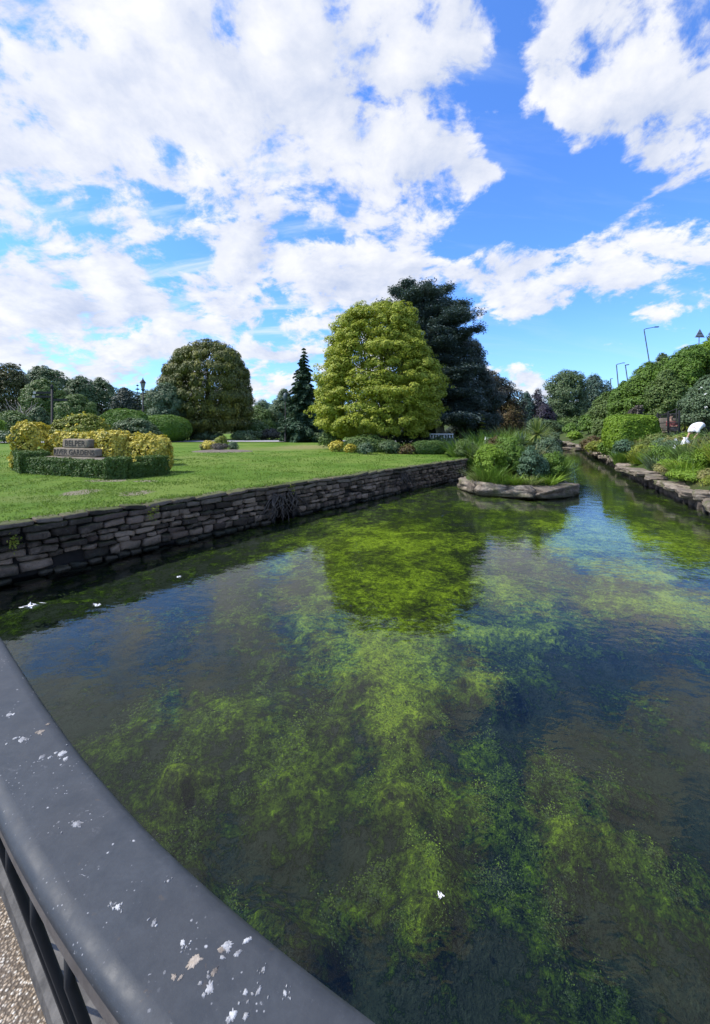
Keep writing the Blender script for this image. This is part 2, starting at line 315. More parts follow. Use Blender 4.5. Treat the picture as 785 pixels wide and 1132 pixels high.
# ------------------------------------------------------------------ setting: shores and terrain
GL, WZ = 0.15, -0.75
A0 = np.array([-5.37, 6.16]); A1 = np.array([5.47, 19.77]); WD = (A1 - A0) / np.linalg.norm(A1 - A0); WN = np.array([WD[1], -WD[0]]); WL = np.linalg.norm(A1 - A0)
def dense(pts, step):
    pts = np.asarray(pts, float); out = []
    for a, b in zip(pts[:-1], pts[1:]):
        k = max(2, int(np.linalg.norm(b - a) / step)); out.append(a + (b - a) * np.linspace(0, 1, k, endpoint=False)[:, None])
    return np.concatenate(out + [pts[-1:]])
def smooth_line(pts, step, it=3):
    p = np.asarray(pts, float)
    for _ in range(it):
        q = np.empty((2 * len(p) - 2, 2)); q[0::2] = p[:-1] * .75 + p[1:] * .25; q[1::2] = p[:-1] * .25 + p[1:] * .75
        p = np.concatenate([p[:1], q, p[-1:]])
    return dense(p, step)
LSH = np.concatenate([dense([A0 - WD * 14, A1], .5)[:-1], smooth_line([A1, (5.3, 21.5), (7.2, 25), (9.0, 30), (16.5, 42), (24.5, 60), (33, 84)], .8)])
RSH = smooth_line([(3, -6), (7.5, 5), (9.8, 11.25), (12.9, 18.9), (16.7, 26.4), (20.1, 34), (26.6, 48), (36, 80)], .6)
def dist_line(P, L):
    P = np.asarray(P, float); out = np.full(len(P), 1e9)
    for a, b in zip(L[:-1], L[1:]):
        d = b - a; t = np.clip(((P - a) @ d) / (d @ d + 1e-12), 0, 1); out = np.minimum(out, np.linalg.norm(P - a - t[:, None] * d, axis=1))
    return out
def prof(d): return np.interp(d, [0, .35, 1, 2, 3, 5, 8, 12, 17, 20, 26, 40, 90, 400], [-.35, -.05, .2, .5, .8, 1.7, 3.2, 5.2, 6.9, 7.2, 7.2, 7.4, 10, 26])
def HR(x, y):
    d = dist_line(np.array([[x, y]]), RSH[::4])[0]; return float(prof(d))

# lawn
def lawn_mat():
    m, t, out = new_mat('lawn_grass'); co = t.node('ShaderNodeTexCoord').outputs['Object']
    a = t.noise(co, 0.35, 4, 0.6); b = t.noise(co, 2.2, 6, 0.65); c = t.noise(co, 38, 4, 0.7); d = t.noise(co, 9, 5, 0.7)
    col = t.mix(t.smooth(b, 0.3, 0.7), (0.075, 0.150, 0.016), (0.105, 0.185, 0.020))
    col = t.mix(t.smooth(a, 0.40, 0.62, 0, .85), col, (0.155, 0.215, 0.040))
    col = t.mix(t.smooth(d, 0.52, 0.78, 0, .55), col, (0.055, 0.12, 0.014))
    col = t.mix(t.smooth(c, 0.55, 0.8, 0, .7), col, (0.17, 0.25, 0.04))
    sp = t.node('ShaderNodeSeparateXYZ', inp={0: co})
    jit = t.m('MULTIPLY', t.m('SUBTRACT', t.noise(co, 2.6, 5, 0.7), 0.5), 1.6)
    def ell(cx, cy, rx, ry):
        p = t.m('DIVIDE', t.m('SUBTRACT', sp.outputs[0], cx), rx); q = t.m('DIVIDE', t.m('SUBTRACT', sp.outputs[1], cy), ry)
        return t.m('ADD', t.m('SQRT', t.m('ADD', t.m('MULTIPLY', p, p), t.m('MULTIPLY', q, q))), jit)
    soil = t.mix(t.smooth(c, 0.3, 0.7), (0.16, 0.13, 0.09), (0.30, 0.26, 0.19))
    for (u, v, ru, dd) in ((88, 545, 17, .55), (150, 545.5, 17, .40), (118, 532.5, 26, .28), (160, 533, 14, .2)):
        p = Wp(u, v, F * (CAMZ - GL) / (v - CV)); col = t.mix(t.smooth(ell(p[0], p[1], ru / F * p[1], dd), 1.15, 0.75, 0, .9), col, soil)
    dry = t.mix(t.smooth(d, 0.3, 0.7), (0.20, 0.19, 0.07), (0.30, 0.26, 0.12))
    for (u, v, ru, dd, k) in ((340, 494, 38, 3.6, .75), (300, 496, 50, 2.5, .35), (215, 506, 60, 1.2, .18), (40, 552, 60, .5, .22)):
        p = Wp(u, v, F * (CAMZ - GL) / (v - CV)); col = t.mix(t.smooth(ell(p[0], p[1], ru / F * p[1], dd), 1.3, 0.4, 0, k), col, dry)
    h = t.m('ADD', t.m('MULTIPLY', c, 0.5), t.m('MULTIPLY', d, 0.8))
    bs = t.node('ShaderNodeBsdfPrincipled', inp={'Base Color': col, 'Roughness': 0.9, 'Specular IOR Level': 0.12, 'Normal': bump(t, h, 0.9, 0.06)})
    t.l.new(bs.outputs[0], out.inputs[0]); return m
def rough_mat():
    m, t, out = new_mat('bank_ground'); co = t.node('ShaderNodeTexCoord').outputs['Object']
    a = t.noise(co, 0.6, 4, 0.6); c = t.noise(co, 12, 5, 0.7)
    col = t.mix(t.smooth(a, 0.4, 0.6), (0.05, 0.085, 0.02), (0.065, 0.07, 0.03)); col = t.mix(t.smooth(c, 0.45, 0.75, 0, .6), col, (0.10, 0.14, 0.03))
    bs = t.node('ShaderNodeBsdfPrincipled', inp={'Base Color': col, 'Roughness': 0.95, 'Specular IOR Level': 0.1, 'Normal': bump(t, c, 0.9, 0.1)})
    t.l.new(bs.outputs[0], out.inputs[0]); return m
M['lawn'] = lawn_mat(); M['bank'] = rough_mat()
def loft(L, off, dirv, hf):
    off = np.asarray(off, float); n, k = len(L), len(off)
    P = L[:, None, :] + off[None, :, None] * np.asarray(dirv)[None, None, :]
    P = P.reshape(-1, 2); z = hf(P); V = np.column_stack([P, z]); i, j = np.meshgrid(np.arange(n - 1), np.arange(k - 1), indexing='ij')
    a = (i * k + j).ravel(); return V, np.stack([a, a + k, a + k + 1, a + 1], 1)
TL = np.concatenate([[.22, .5, .9], np.arange(1.5, 12, .8), np.arange(12, 60, 2.5), [70, 90, 120, 170, 250, 400, 700]])
def hl(P):
    x, y = P[:, 0], P[:, 1]; d = dist_line(P, LSH[::3])
    z = GL + (fbm(P2(x * .25, y * .25), 3, 5) - .5) * .10 * np.clip((d - .3) / 2, 0, 1) + np.clip(y - 60, 0, None) * .004 + np.clip(y - 130, 0, 500) * .05
    far = np.clip((y - 20.6) / 1.0, 0, 1); z = z - far * np.clip(1 - d / .9, 0, 1) * .7
    return z
mb = MB(); v, f = loft(LSH, TL, (-0.93, 0.367), hl); mb.add(v, f[:, ::-1]); tag(mb.build('lawn', M['lawn'], smooth=True), kind='structure')
TR = np.concatenate([[0, .2, .4, .7], np.arange(1, 24, .8), [26, 30, 36, 44, 60, 90, 140, 220, 400]])
def hr(P):
    d = dist_line(P, RSH[::4]); return prof(d) + (fbm(P2(P[:, 0] * .5, P[:, 1] * .5), 3, 9) - .5) * .35 * np.clip(d / 3, 0, 1)
mb = MB(); v, f = loft(RSH, TR, (0.97, 0.243), hr); mb.add(v, f); tag(mb.build('bank', M['bank'], smooth=True), kind='structure')
# far ground beyond the river, one sheet to the horizon (below the lawn)
mb = MB(); gx = np.concatenate([-np.geomspace(2500, 60, 18), np.linspace(-50, 110, 28), np.geomspace(120, 2500, 18)]); gy = np.concatenate([[-900, -300, -60], np.linspace(-20, 70, 8), np.linspace(78, 200, 22), np.geomspace(220, 2600, 18)])
GX, GY = np.meshgrid(gx, gy, indexing='ij'); P = np.column_stack([GX.ravel(), GY.ravel()])
z = np.where(P[:, 1] < 84, -2.6, np.interp(P[:, 1], [84, 90, 130, 300, 2600], [-.8, .1, 1, 14, 30])) + np.clip(np.abs(P[:, 0]) - 200, 0, 400) * .0
i, j = np.meshgrid(np.arange(len(gx) - 1), np.arange(len(gy) - 1), indexing='ij'); k = len(gy); a = (i * k + j).ravel()
mb.add(np.column_stack([P, z]), np.stack([a, a + k, a + k + 1, a + 1], 1)); tag(mb.build('terrain', M['bank'], smooth=True), kind='structure')
# path across the park
def strip(name, pts, wid, z, mat, kind='structure', zf=None):
    L = smooth_line(pts, 1.5); t = np.gradient(L, axis=0); t /= np.linalg.norm(t, axis=1, keepdims=True); n = np.column_stack([-t[:, 1], t[:, 0]])
    ks = np.linspace(-.5, .5, 5); V = np.concatenate([np.column_stack([L + n * wid * q, np.full(len(L), z)]) for q in ks]); m_ = len(L)
    if zf is not None: V[:, 2] = zf(V[:, :2]) + z
    a = np.arange(m_ - 1); fs = np.concatenate([np.stack([r * m_ + a, r * m_ + a + 1, (r + 1) * m_ + a + 1, (r + 1) * m_ + a], 1) for r in range(4)])
    b = MB(); b.add(V, fs); return tag(b.build(name, mat, smooth=True), kind=kind)
strip('path', [(-75, 33), (-45, 40.5), (-32, 44), (-18, 46.4), (0, 47), (14, 44), (22, 47)], 5.4, .06, M['path'], zf=lambda P: np.maximum(hl(P), GL))
strip('road', [(20, -20), (30, 12), (43, 52), (60, 95), (90, 170)], 7, .12, M['road'], zf=lambda P: prof(dist_line(P, RSH[::4])))

# ------------------------------------------------------------------ water, bed, weed
def water_mat():
    m, t, out = new_mat('pond_water'); co = t.node('ShaderNodeTexCoord').outputs['Object']
    mp = t.node('ShaderNodeMapping', inp={'Vector': co, 'Rotation': (0, 0, R(25)), 'Scale': (1.0, 1.5, 1.0)}).outputs[0]
    h = t.m('ADD', t.m('MULTIPLY', t.noise(mp, 1.3, 3, 0.5), 0.8), t.m('ADD', t.m('MULTIPLY', t.noise(mp, 5.5, 3, 0.55, 0.4), 0.30), t.m('MULTIPLY', t.noise(co, 22, 2, 0.5), 0.03)))
    nrm = bump(t, h, 0.26, 0.03)
    fr = t.node('ShaderNodeFresnel', inp={'IOR': 1.33, 'Normal': nrm})
    gl = t.node('ShaderNodeBsdfGlossy', inp={'Color': (1, 1, 1, 1), 'Roughness': 0.03, 'Normal': nrm})
    tr = t.node('ShaderNodeBsdfTransparent', inp={'Color': (0.90, 0.95, 0.92, 1)})
    ms = t.node('ShaderNodeMixShader', inp={0: fr.outputs[0], 1: tr.outputs[0], 2: gl.outputs[0]})
    t.l.new(ms.outputs[0], out.inputs[0]); ab = t.node('ShaderNodeVolumeAbsorption', inp={'Color': (0.60, 0.80, 0.62, 1), 'Density': 1.45}); t.l.new(ab.outputs[0], out.inputs[1]); return m
M['water'] = water_mat()
mb = MB(); mb.add([(x, y, z) for z in (WZ, WZ - 1.1) for x, y in ((-32, -16), (14, -16), (60, 92), (-32, 92))], np.array([[0, 1, 2, 3], [7, 6, 5, 4], [0, 4, 5, 1], [1, 5, 6, 2], [2, 6, 7, 3], [3, 7, 4, 0]])); tag(mb.build('water', M['water']), kind='structure')

MATS = [  # surveyed weed mats: centre in the photograph, half widths in pixels, how dense, how bright
 (400, 705, 55, 22, .20), (450, 738, 56, 36, .27), (420, 785, 50, 20, .22), (505, 755, 40, 16, .12), (340, 682, 36, 14, .24), (470, 700, 40, 18, .16), (738, 660, 62, 16, .46), (690, 830, 60, 20, .14), (740, 900, 50, 30, .14), (100, 790, 50, 20, .08), (700, 632, 36, 7, .30), (545, 742, 40, 10, .34), (595, 690, 60, 10, .22), (520, 690, 30, 8, .15),
 (646, 887, 46, 24, .36), (210, 830, 24, 16, .30), (215, 935, 26, 22, .20), (445, 855, 34, 26, .24), (478, 920, 34, 36, .24), (470, 975, 36, 28, .26), (285, 975, 40, 34, .26), (330, 1000, 36, 30, .18), (245, 760, 90, 20, .06), (190, 850, 90, 45, .10), (330, 830, 60, 30, .06),
 (440, 610, 95, 55, .30), (660, 610, 70, 20, .16), (600, 660, 70, 14, .16), (480, 650, 60, 20, .14), (400, 580, 60, 18, .10), (600, 575, 60, 14, .14), (560, 640, 50, 14, .12), (715, 590, 75, 28, .30), (660, 625, 40, 14, .14), (620, 600, 60, 10, .10), (560, 800, 60, 18, .12), (560, 865, 60, 24, .10), (640, 1000, 60, 50, .04), (620, 1080, 50, 30, .14), (560, 960, 60, 50, .08), (740, 950, 50, 60, .08), (300, 640, 60, 20, .06),
 (60, 720, 120, 40, -.20), (180, 705, 110, 18, -.22), (620, 765, 90, 22, -.24), (740, 715, 70, 22, -.36), (740, 810, 60, 40, -.22), (330, 900, 60, 18, -.16), (60, 645, 150, 25, -.06), (240, 640, 60, 14, -.15), (510, 770, 26, 20, -.16), (560, 900, 40, 20, -.12), (700, 860, 30, 26, -.14), (400, 1010, 30, 60, -.12), (440, 1095, 70, 34, -.22), (690, 980, 40, 40, -.14), (360, 760, 30, 16, -.14), (330, 730, 40, 14, -.12)]
def weed_density(x, y, detail=True):
    p = P2(x, y)
    wx = x + (fbm(p * 2.4, 4, 41, .6) - .5) * .11 * np.clip(y, 1, 6); wy = y + (fbm(p * 2.4, 4, 43, .6) - .5) * .11 * np.clip(y, 1, 8)
    n = .5 + (fbm(P2(wx * .8, wy * .8), 3, 21, .5) - .5) * .42
    if detail: n = n + (fbm(P2(wx * 3.1, wy * 3.1), 4, 23, .6) - .5) * .85 + (fbm(P2(x * 11, y * 11), 3, 25, .6) - .5) * .35
    b = np.zeros_like(x); u = CU + F * wx / np.maximum(wy, .3)
    vv = CV + F * (CAMZ - WZ) / np.maximum(wy, .3)
    for (cu, cv, ru, rv, amp) in MATS:
        cy = F * (CAMZ - WZ) / (cv - CV); cx = (cu - CU) / F * cy
        rx = ru / F * cy; ry = (F * (CAMZ - WZ) / max(cv - rv - CV, 6) - F * (CAMZ - WZ) / (cv + rv - CV)) / 2
        b = b + amp * np.exp(-((wx - cx) / rx) ** 2 - ((wy - cy) / ry) ** 2)
    return n + .015 + b * 1.05 - .13 * np.clip((3.4 - y) / 1.1, 0, 1) + .06 * np.clip((y - 5) / 3, 0, 1)
rng = np.random.default_rng(7)
# bed sheet
ys = np.concatenate([np.linspace(-6, .2, 16), np.linspace(.3, 7, 400), np.linspace(7.05, 20, 200), np.linspace(20.5, 92, 60)]); ts = np.linspace(0, 1, 380)
bl, br = [], []
for y in ys:
    xl = np.interp(y, LSH[:, 1], LSH[:, 0]) - .3 if y > LSH[0, 1] else LSH[0, 0]; xr = np.interp(y, RSH[:, 1], RSH[:, 0]) + .5
    bl.append(xl); br.append(max(xr, xl + .2))
XX = np.array(bl)[:, None] + (np.array(br) - np.array(bl))[:, None] * ts[None]; YY = np.repeat(ys[:, None], len(ts), 1)
xs_, ys_ = XX.ravel(), YY.ravel(); dn = weed_density(xs_, ys_)
deep_ = np.clip(3.6 / np.maximum(ys_, .5), .25, 1.0); up_ = np.clip((weed_density(xs_, ys_, False) - .30) / .50, 0, 1)
zb = WZ - (.44 - .36 * up_) * deep_ + ((fbm(P2(xs_ * 5, ys_ * 5), 3, 77, .5) - .5) * .09 + (fbm(P2(xs_ * 16, ys_ * 16), 3, 78, .6) - .5) * .05 * up_) * deep_
zb = np.minimum(zb, WZ - .03)
i, j = np.meshgrid(np.arange(len(ys) - 1), np.arange(len(ts) - 1), indexing='ij'); k = len(ts); a = (i * k + j).ravel()
def bed_mat():
    m, t, out = new_mat('pond_bed'); co = t.node('ShaderNodeTexCoord').outputs['Object']
    sp = t.node('ShaderNodeSeparateXYZ', inp={0: co}); hgt = t.smooth(sp.outputs[2], WZ - .62, WZ - .16)
    a = t.noise(co, 3.2, 7, 0.68, .5); c = t.noise(co, 26, 5, 0.7, .6); e = t.noise(co, 1.0, 4, 0.6)
    dens = t.node('ShaderNodeAttribute', attribute_name='weed').outputs['Fac']; g = t.noise(co, 70, 4, 0.75, 0.6); h2 = t.noise(co, 10, 7, 0.74, 0.5)
    k1 = t.noise(co, 4.5, 9, 0.74, 0.9)
    val = t.m('ADD', dens, t.m('ADD', t.m('MULTIPLY', t.m('SUBTRACT', c, .5), 1.0), t.m('ADD', t.m('ADD', t.m('MULTIPLY', t.m('SUBTRACT', h2, .5), 1.35), t.m('MULTIPLY', t.m('SUBTRACT', k1, .5), 1.05)), t.m('MULTIPLY', t.m('SUBTRACT', g, .5), .40))))
    silt = t.mix(t.smooth(a, .3, .7), (0.050, 0.054, 0.048), (0.080, 0.084, 0.074))
    col = t.mix(t.smooth(val, .38, .50), silt, (0.024, 0.031, 0.018)); col = t.mix(t.smooth(val, .52, .57), col, (0.066, 0.090, 0.028)); col = t.mix(t.smooth(val, .68, .74), col, (0.130, 0.180, 0.028)); col = t.mix(t.smooth(val, .86, .93), col, (0.28, 0.38, 0.034)); col = t.mix(t.smooth(val, 1.04, 1.12), col, (0.44, 0.55, 0.05))
    col = t.mix(t.smooth(g, .47, .30, 0, .8), col, (0.018, 0.025, 0.012)); col = t.mix(t.smooth(h2, .44, .30, 0, .7), col, (0.024, 0.032, 0.018))
    bs = t.node('ShaderNodeBsdfPrincipled', inp={'Base Color': col, 'Roughness': 0.95, 'Specular IOR Level': 0.0, 'Normal': bump(t, t.m('ADD', t.m('MULTIPLY', g, .5), t.m('ADD', c, h2)), 1.0, .07)})
    t.l.new(bs.outputs[0], out.inputs[0]); return m
mb = MB(); mb.add(np.column_stack([xs_, ys_, zb]), np.stack([a, a + 1, a + k + 1, a + k], 1)); bed = tag(mb.build('pond_bed', bed_mat(), smooth=True), kind='structure'); at_ = bed.data.attributes.new('weed', 'FLOAT', 'POINT'); at_.data.foreach_set('value', dn.astype(np.float32))

def leaf_quads(P, N, L, Wd, rng, fold=.12, up=None):
    """diamond leaves at P with normals N; L, Wd lengths and widths"""
    n = len(P); N = N / (np.linalg.norm(N, axis=1, keepdims=True) + 1e-9)
    r = rng.normal(size=(n, 3)) if up is None else up + rng.normal(size=(n, 3)) * .35
    a = r - N * np.sum(r * N, 1, keepdims=True); a /= np.linalg.norm(a, axis=1, keepdims=True) + 1e-9; b = np.cross(N, a)
    L = np.broadcast_to(L, (n,))[:, None]; Wd = np.broadcast_to(Wd, (n,))[:, None]
    V = np.stack([P - a * L * .5, P + b * Wd * .5 + N * Wd * fold - a * L * .08, P + a * L * .5, P - b * Wd * .5 + N * Wd * fold - a * L * .08], 1).reshape(-1, 3)
    return V, np.arange(4 * n).reshape(n, 4)
# weed fronds under the surface
def weed_pts(n, y0, y1, thr, hi):
    yy = 1 / rng.uniform(1 / y1, 1 / y0, n); uu = rng.uniform(-60, 850, n); xx = (uu - CU) / F * yy
    keep = (xx > np.interp(yy, LSH[:, 1], LSH[:, 0]) + .1) & (xx < np.interp(yy, RSH[:, 1], RSH[:, 0]) - .1); xx, yy = xx[keep], yy[keep]
    d = weed_density(xx, yy) + (fbm(P2(xx * 9, yy * 9), 3, 91, .6) - .5) * .36
    k2 = rng.random(len(xx)) < np.clip((d - thr) / (hi - thr), 0, 1); return xx[k2], yy[k2], d[k2]
M['weed'] = mat_leaf('pond_weed', (0.050, 0.078, 0.016), (0.090, 0.130, 0.022), (0.135, 0.180, 0.026), 0.25, .8)
M['weedbright'] = mat_leaf('pond_weed_bright', (0.12, 0.19, 0.012), (0.20, 0.30, 0.018), (0.28, 0.38, 0.026), 0.35, .8)
M['weeddark'] = mat_leaf('pond_weed_dark', (0.034, 0.046, 0.026), (0.052, 0.066, 0.036), (0.068, 0.082, 0.042), 0.15, .8)
for nm, n, thr, hi, z0, z1, mt in (('pond_weed_deep', 300000, .44, .70, .38, .16, 'weeddark'), ('pond_weed', 330000, .58, .86, .20, .06, 'weed'), ('pond_weed_mats', 240000, .78, 1.06, .05, .012, 'weedbright')):
    x, y, d = weed_pts(n, 1.0, 26, thr, hi)
    lift = np.clip((d - thr) / .35, 0, 1); z = WZ - (z0 + (z1 - z0) * lift + rng.random(len(x)) * .05) * np.clip(3.2 / y, .12, 1.15)
    N = rng.normal(size=(len(x), 3)) * .42 + (0, 0, 1.0); sz = np.clip(.0026 * y, .0042, .05) * rng.uniform(.7, 1.6, len(x))
    z = np.minimum(z, WZ - .012 - sz * .12)
    N[:, 2] += np.clip(.25 - (WZ - z), 0, .3) * 6
    v, f = leaf_quads(np.column_stack([x, y, z]), N, sz * 1.5, sz * .75, rng)
    v[:, 2] = np.minimum(v[:, 2], WZ - .006)
    mb = MB(); mb.add(v, f)
    tag(mb.build(nm, M[mt]), {'pond_weed_deep': 'dark submerged weed in the murky pond', 'pond_weed': 'green feathery weed under the pond surface', 'pond_weed_mats': 'bright lime mats of algae floating at the pond surface'}[nm], 'pond weed', kind='stuff')

# ------------------------------------------------------------------ paving and railing at the viewer's side
RAIL_Z = CAMZ - .5
outer_px = [(-150, 560), (-60, 625), (0, 697), (17, 725), (73, 809), (140, 887), (213, 957), (297, 1027), (359, 1075), (431, 1128), (520, 1190), (680, 1290)]
outer = np.array([Wp(u, v, F * .5 / (v - CV))[:2] for u, v in outer_px]); outer = smooth_line(outer, .02, 3)
def offs(L, d):
    t = np.gradient(L, axis=0); t /= np.linalg.norm(t, axis=1, keepdims=True); return L + np.column_stack([-t[:, 1], t[:, 0]]) * d   # + is away from the viewer
RW = .108
def sweep(name, profile, mat, parent, smooth=True):
    """profile: (offset from the outer edge, height) closed loop along the rail"""
    b = MB(); k = len(profile); rows = [np.column_stack([offs(outer, o), np.full(len(outer), RAIL_Z + z)]) for o, z in profile]; n = len(outer)
    V = np.concatenate(rows); a = np.arange(n - 1); fs = []
    for r in range(k):
        r2 = (r + 1) % k; fs.append(np.stack([r * n + a, r2 * n + a, r2 * n + a + 1, r * n + a + 1], 1))
    b.add(V, np.concatenate(fs)); return b.build(name, mat, parent, smooth)
def cap_mat():
    m, t, out = new_mat('painted_rail'); co = t.node('ShaderNodeTexCoord').outputs['Object']
    n = t.noise(co, 26, 7, 0.7, .3); big = t.noise(co, 5, 4, 0.6); fine = t.noise(co, 420, 3, 0.7)
    col = t.mix(t.smooth(n, .35, .7), (0.033, 0.040, 0.048), (0.052, 0.060, 0.070)); col = t.mix(t.smooth(big, .4, .65, 0, .5), col, (0.040, 0.043, 0.047))
    col = t.mix(t.smooth(fine, .62, .75, 0, .35), col, (0.13, 0.13, 0.15))
    vo = t.node('ShaderNodeTexVoronoi', inp={'Vector': co, 'Scale': 95.0, 'Randomness': 1.0}); r1 = t.node('ShaderNodeSeparateColor', inp={0: vo.outputs['Color']}).outputs[0]
    wob = t.m('ADD', vo.outputs['Distance'], t.m('MULTIPLY', t.m('SUBTRACT', t.noise(co, 260, 4, .7), .5), .32))
    spot = t.m('MULTIPLY', t.smooth(wob, .17, .08), t.m('MULTIPLY', t.smooth(r1, .62, .66), t.smooth(t.noise(co, 9, 3, .6), .44, .58)))
    vo2 = t.node('ShaderNodeTexVoronoi', inp={'Vector': co, 'Scale': 240.0}); r2 = t.node('ShaderNodeSeparateColor', inp={0: vo2.outputs['Color']}).outputs[1]
    spot2 = t.m('MULTIPLY', t.smooth(vo2.outputs['Distance'], .25, .10), t.m('MULTIPLY', t.smooth(r2, .78, .82), t.smooth(t.noise(co, 13, 3, .6), .48, .58)))
    sm = t.noise(co, 34, 8, .74, 2.0); msk = t.noise(co, 6.5, 4, .6); scuff = t.m('MULTIPLY', t.smooth(sm, .56, .70), t.smooth(msk, .46, .64, 0, .55)); col = t.mix(scuff, col, (0.17, 0.17, 0.18))
    ch = t.noise(co, 120, 5, .7, .8); col = t.mix(t.m('MULTIPLY', t.smooth(ch, .66, .72), t.smooth(t.noise(co, 11, 3, .6), .5, .62)), col, (0.30, 0.30, 0.31)); col = t.mix(t.m('MULTIPLY', t.smooth(t.noise(co, 48, 5, .7, .5), .64, .72), .6), col, (0.075, 0.060, 0.048))
    col = t.mix(t.smooth(t.noise(co, 180, 4, .75), .35, .75, 0, .35), col, (0.025, 0.027, 0.033))
    col = t.mix(t.m('MULTIPLY', t.m('MAXIMUM', spot, t.m('MULTIPLY', spot2, .8)), t.smooth(fine, .3, .6, .35, 1.0)), col, (0.40, 0.40, 0.41))
    rg = t.smooth(n, .3, .7, .50, .72)
    h = t.m('ADD', t.m('MULTIPLY', n, .6), t.m('ADD', t.m('MULTIPLY', fine, .15), t.m('MULTIPLY', spot, .5)))
    bs = t.node('ShaderNodeBsdfPrincipled', inp={'Base Color': col, 'Roughness': rg, 'Specular IOR Level': 0.38, 'Normal': bump(t, h, .35, .002)})
    t.l.new(bs.outputs[0], out.inputs[0]); return m
M['cap'] = cap_mat(); M['band'] = mat_solid('rail_band', (0.075, 0.066, 0.060), (0.17, 0.15, 0.135), 35, .6, .4, .002)
rail = thing('curved_railing', 'dark grey curved metal railing spattered with bird droppings beside the pond', 'railing', (-.3, .5, 0))
top = sweep('handrail', [(-.004, -.006), (-.010, -.001), (-.018, 0), (-.020, 0), (-.024, 0), (-RW + .024, 0), (-RW + .020, 0), (-RW + .018, 0), (-RW + .008, -.002), (-RW + .002, -.007), (-RW, -.013), (-RW + .004, -.018), (-RW + .02, -.020), (-.02, -.020), (-.003, -.018), (0, -.012)], M['cap'], rail)
sweep('lower_band', [(-.02, -.0215), (-RW + .010, -.0215), (-RW + .008, -.024), (-RW + .008, -.050), (-RW + .012, -.054), (-.02, -.054)], M['band'], rail, False)
cen = offs(outer, -RW + .016); seg = np.concatenate([[0], np.cumsum(np.linalg.norm(np.diff(cen, axis=0), axis=1))])
foot = offs(outer, -RW + .016 + .225)
for s in np.arange(.06, seg[-1], .098):
    p = np.array([np.interp(s, seg, cen[:, 0]), np.interp(s, seg, cen[:, 1])]); b = MB()
    e = np.array([np.interp(s, seg, foot[:, 0]), np.interp(s, seg, foot[:, 1])])
    b.tube([(p[0], p[1], RAIL_Z - .05), (p[0], p[1], RAIL_Z - .09), ((p[0] * .7 + e[0] * .3), (p[1] * .7 + e[1] * .3), (RAIL_Z - .09) * .7 + .02), (e[0], e[1], .055)], .0052, 8); b.build('baluster', M['blackmetal'], rail, True)
def splat(cx, cy, r, seed, stretch=1.0, ang=0.0):
    rg = np.random.default_rng(seed); n = 34; th = np.linspace(0, 2 * math.pi, n, endpoint=False)
    rr = r * (.25 + 1.35 * fbm(np.column_stack([np.cos(th) * 3.2 + seed, np.sin(th) * 3.2, np.zeros(n)]), 4, seed, .85) ** 1.3)
    x = np.cos(th) * rr * stretch; y = np.sin(th) * rr; c, s_ = math.cos(ang), math.sin(ang)
    x, y = x * c - y * s_, x * s_ + y * c; V = [(cx, cy, RAIL_Z + .0009)]
    for k, hh in ((.45, .0008), (.8, .0006), (1.0, -.0002)): V += [(cx + a * k, cy + b * k, RAIL_Z + hh + rg.uniform(-.0002, .0002)) for a, b in zip(x, y)]
    a = np.arange(n); a2 = (a + 1) % n
    return np.array(V), [np.stack([np.zeros(n, int), 1 + a, 1 + a2], 1)] + [np.stack([1 + k * n + a, 1 + (k + 1) * n + a, 1 + (k + 1) * n + a2, 1 + k * n + a2], 1) for k in (0, 1)]
rg = random.Random(4)
for k, (u, v, rp, mt, st) in enumerate([(45, 809, 8.5, 'droppingbrown', 1.1), (68, 833, 11, 'dropping', 1.2), (10, 790, 6, 'dropping', 1.1), (24, 818, 6, 'dropping', 1.6), (85, 911, 8, 'dropping', 1.5), (215, 1062, 13, 'droppingbrown', 1.5),
        (250, 1045, 10, 'dropping', 2.0), (202, 1042, 6, 'dropping', 1.5), (170, 1020, 5, 'dropping', 1.8), (232, 1092, 9, 'dropping', 1.3), (257, 1122, 13, 'dropping', 1.0), (286, 1096, 5, 'dropping', 1.8), (291, 1072, 4, 'dropping', 1.2), (315, 1098, 4, 'dropping', 1.5), (130, 1003, 5, 'dropping', 1.6), (186, 974, 3.5, 'dropping', 1.0)]):
    h = F * .5 / (v - CV); c = Wp(u, v, h); b = MB()
    for q in range(rg.randint(5, 9)):
        rr = rp / F * h * (rg.uniform(.40, .62) if q == 0 else rg.uniform(.06, .30)); d = 0 if q == 0 else rp / F * h * rg.uniform(.3, 1.6); a = rg.uniform(0, 6.28)
        vv, ff = splat(c[0] + math.cos(a) * d * st, c[1] + math.sin(a) * d, rr, 100 + k * 12 + q, st, rg.uniform(0, 3)); b.add(vv, ff)
    b.build('bird_dropping', M[mt], rail, True)
def gravel_mat():
    m, t, out = new_mat('pebble_paving'); co = t.node('ShaderNodeTexCoord').outputs['Object']
    vo = t.node('ShaderNodeTexVoronoi', inp={'Vector': co, 'Scale': 130.0}); c = t.node('ShaderNodeSeparateColor', inp={0: vo.outputs['Color']}); n = t.noise(co, 6, 5, .65)
    col = t.mix(c.outputs[0], (0.20, 0.14, 0.085), (0.52, 0.43, 0.32)); col = t.mix(t.smooth(c.outputs[1], .7, .9), col, (0.62, 0.57, 0.48))
    col = t.mix(t.smooth(vo.outputs['Distance'], .30, .62), col, (0.11, 0.085, 0.06)); col = t.mix(t.smooth(n, .5, .7, 0, .4), col, (0.16, 0.13, 0.10))
    bs = t.node('ShaderNodeBsdfPrincipled', inp={'Base Color': col, 'Roughness': .85, 'Normal': bump(t, t.m('MULTIPLY', vo.outputs['Distance'], -1.0), .9, .006)})
    t.l.new(bs.outputs[0], out.inputs[0]); return m
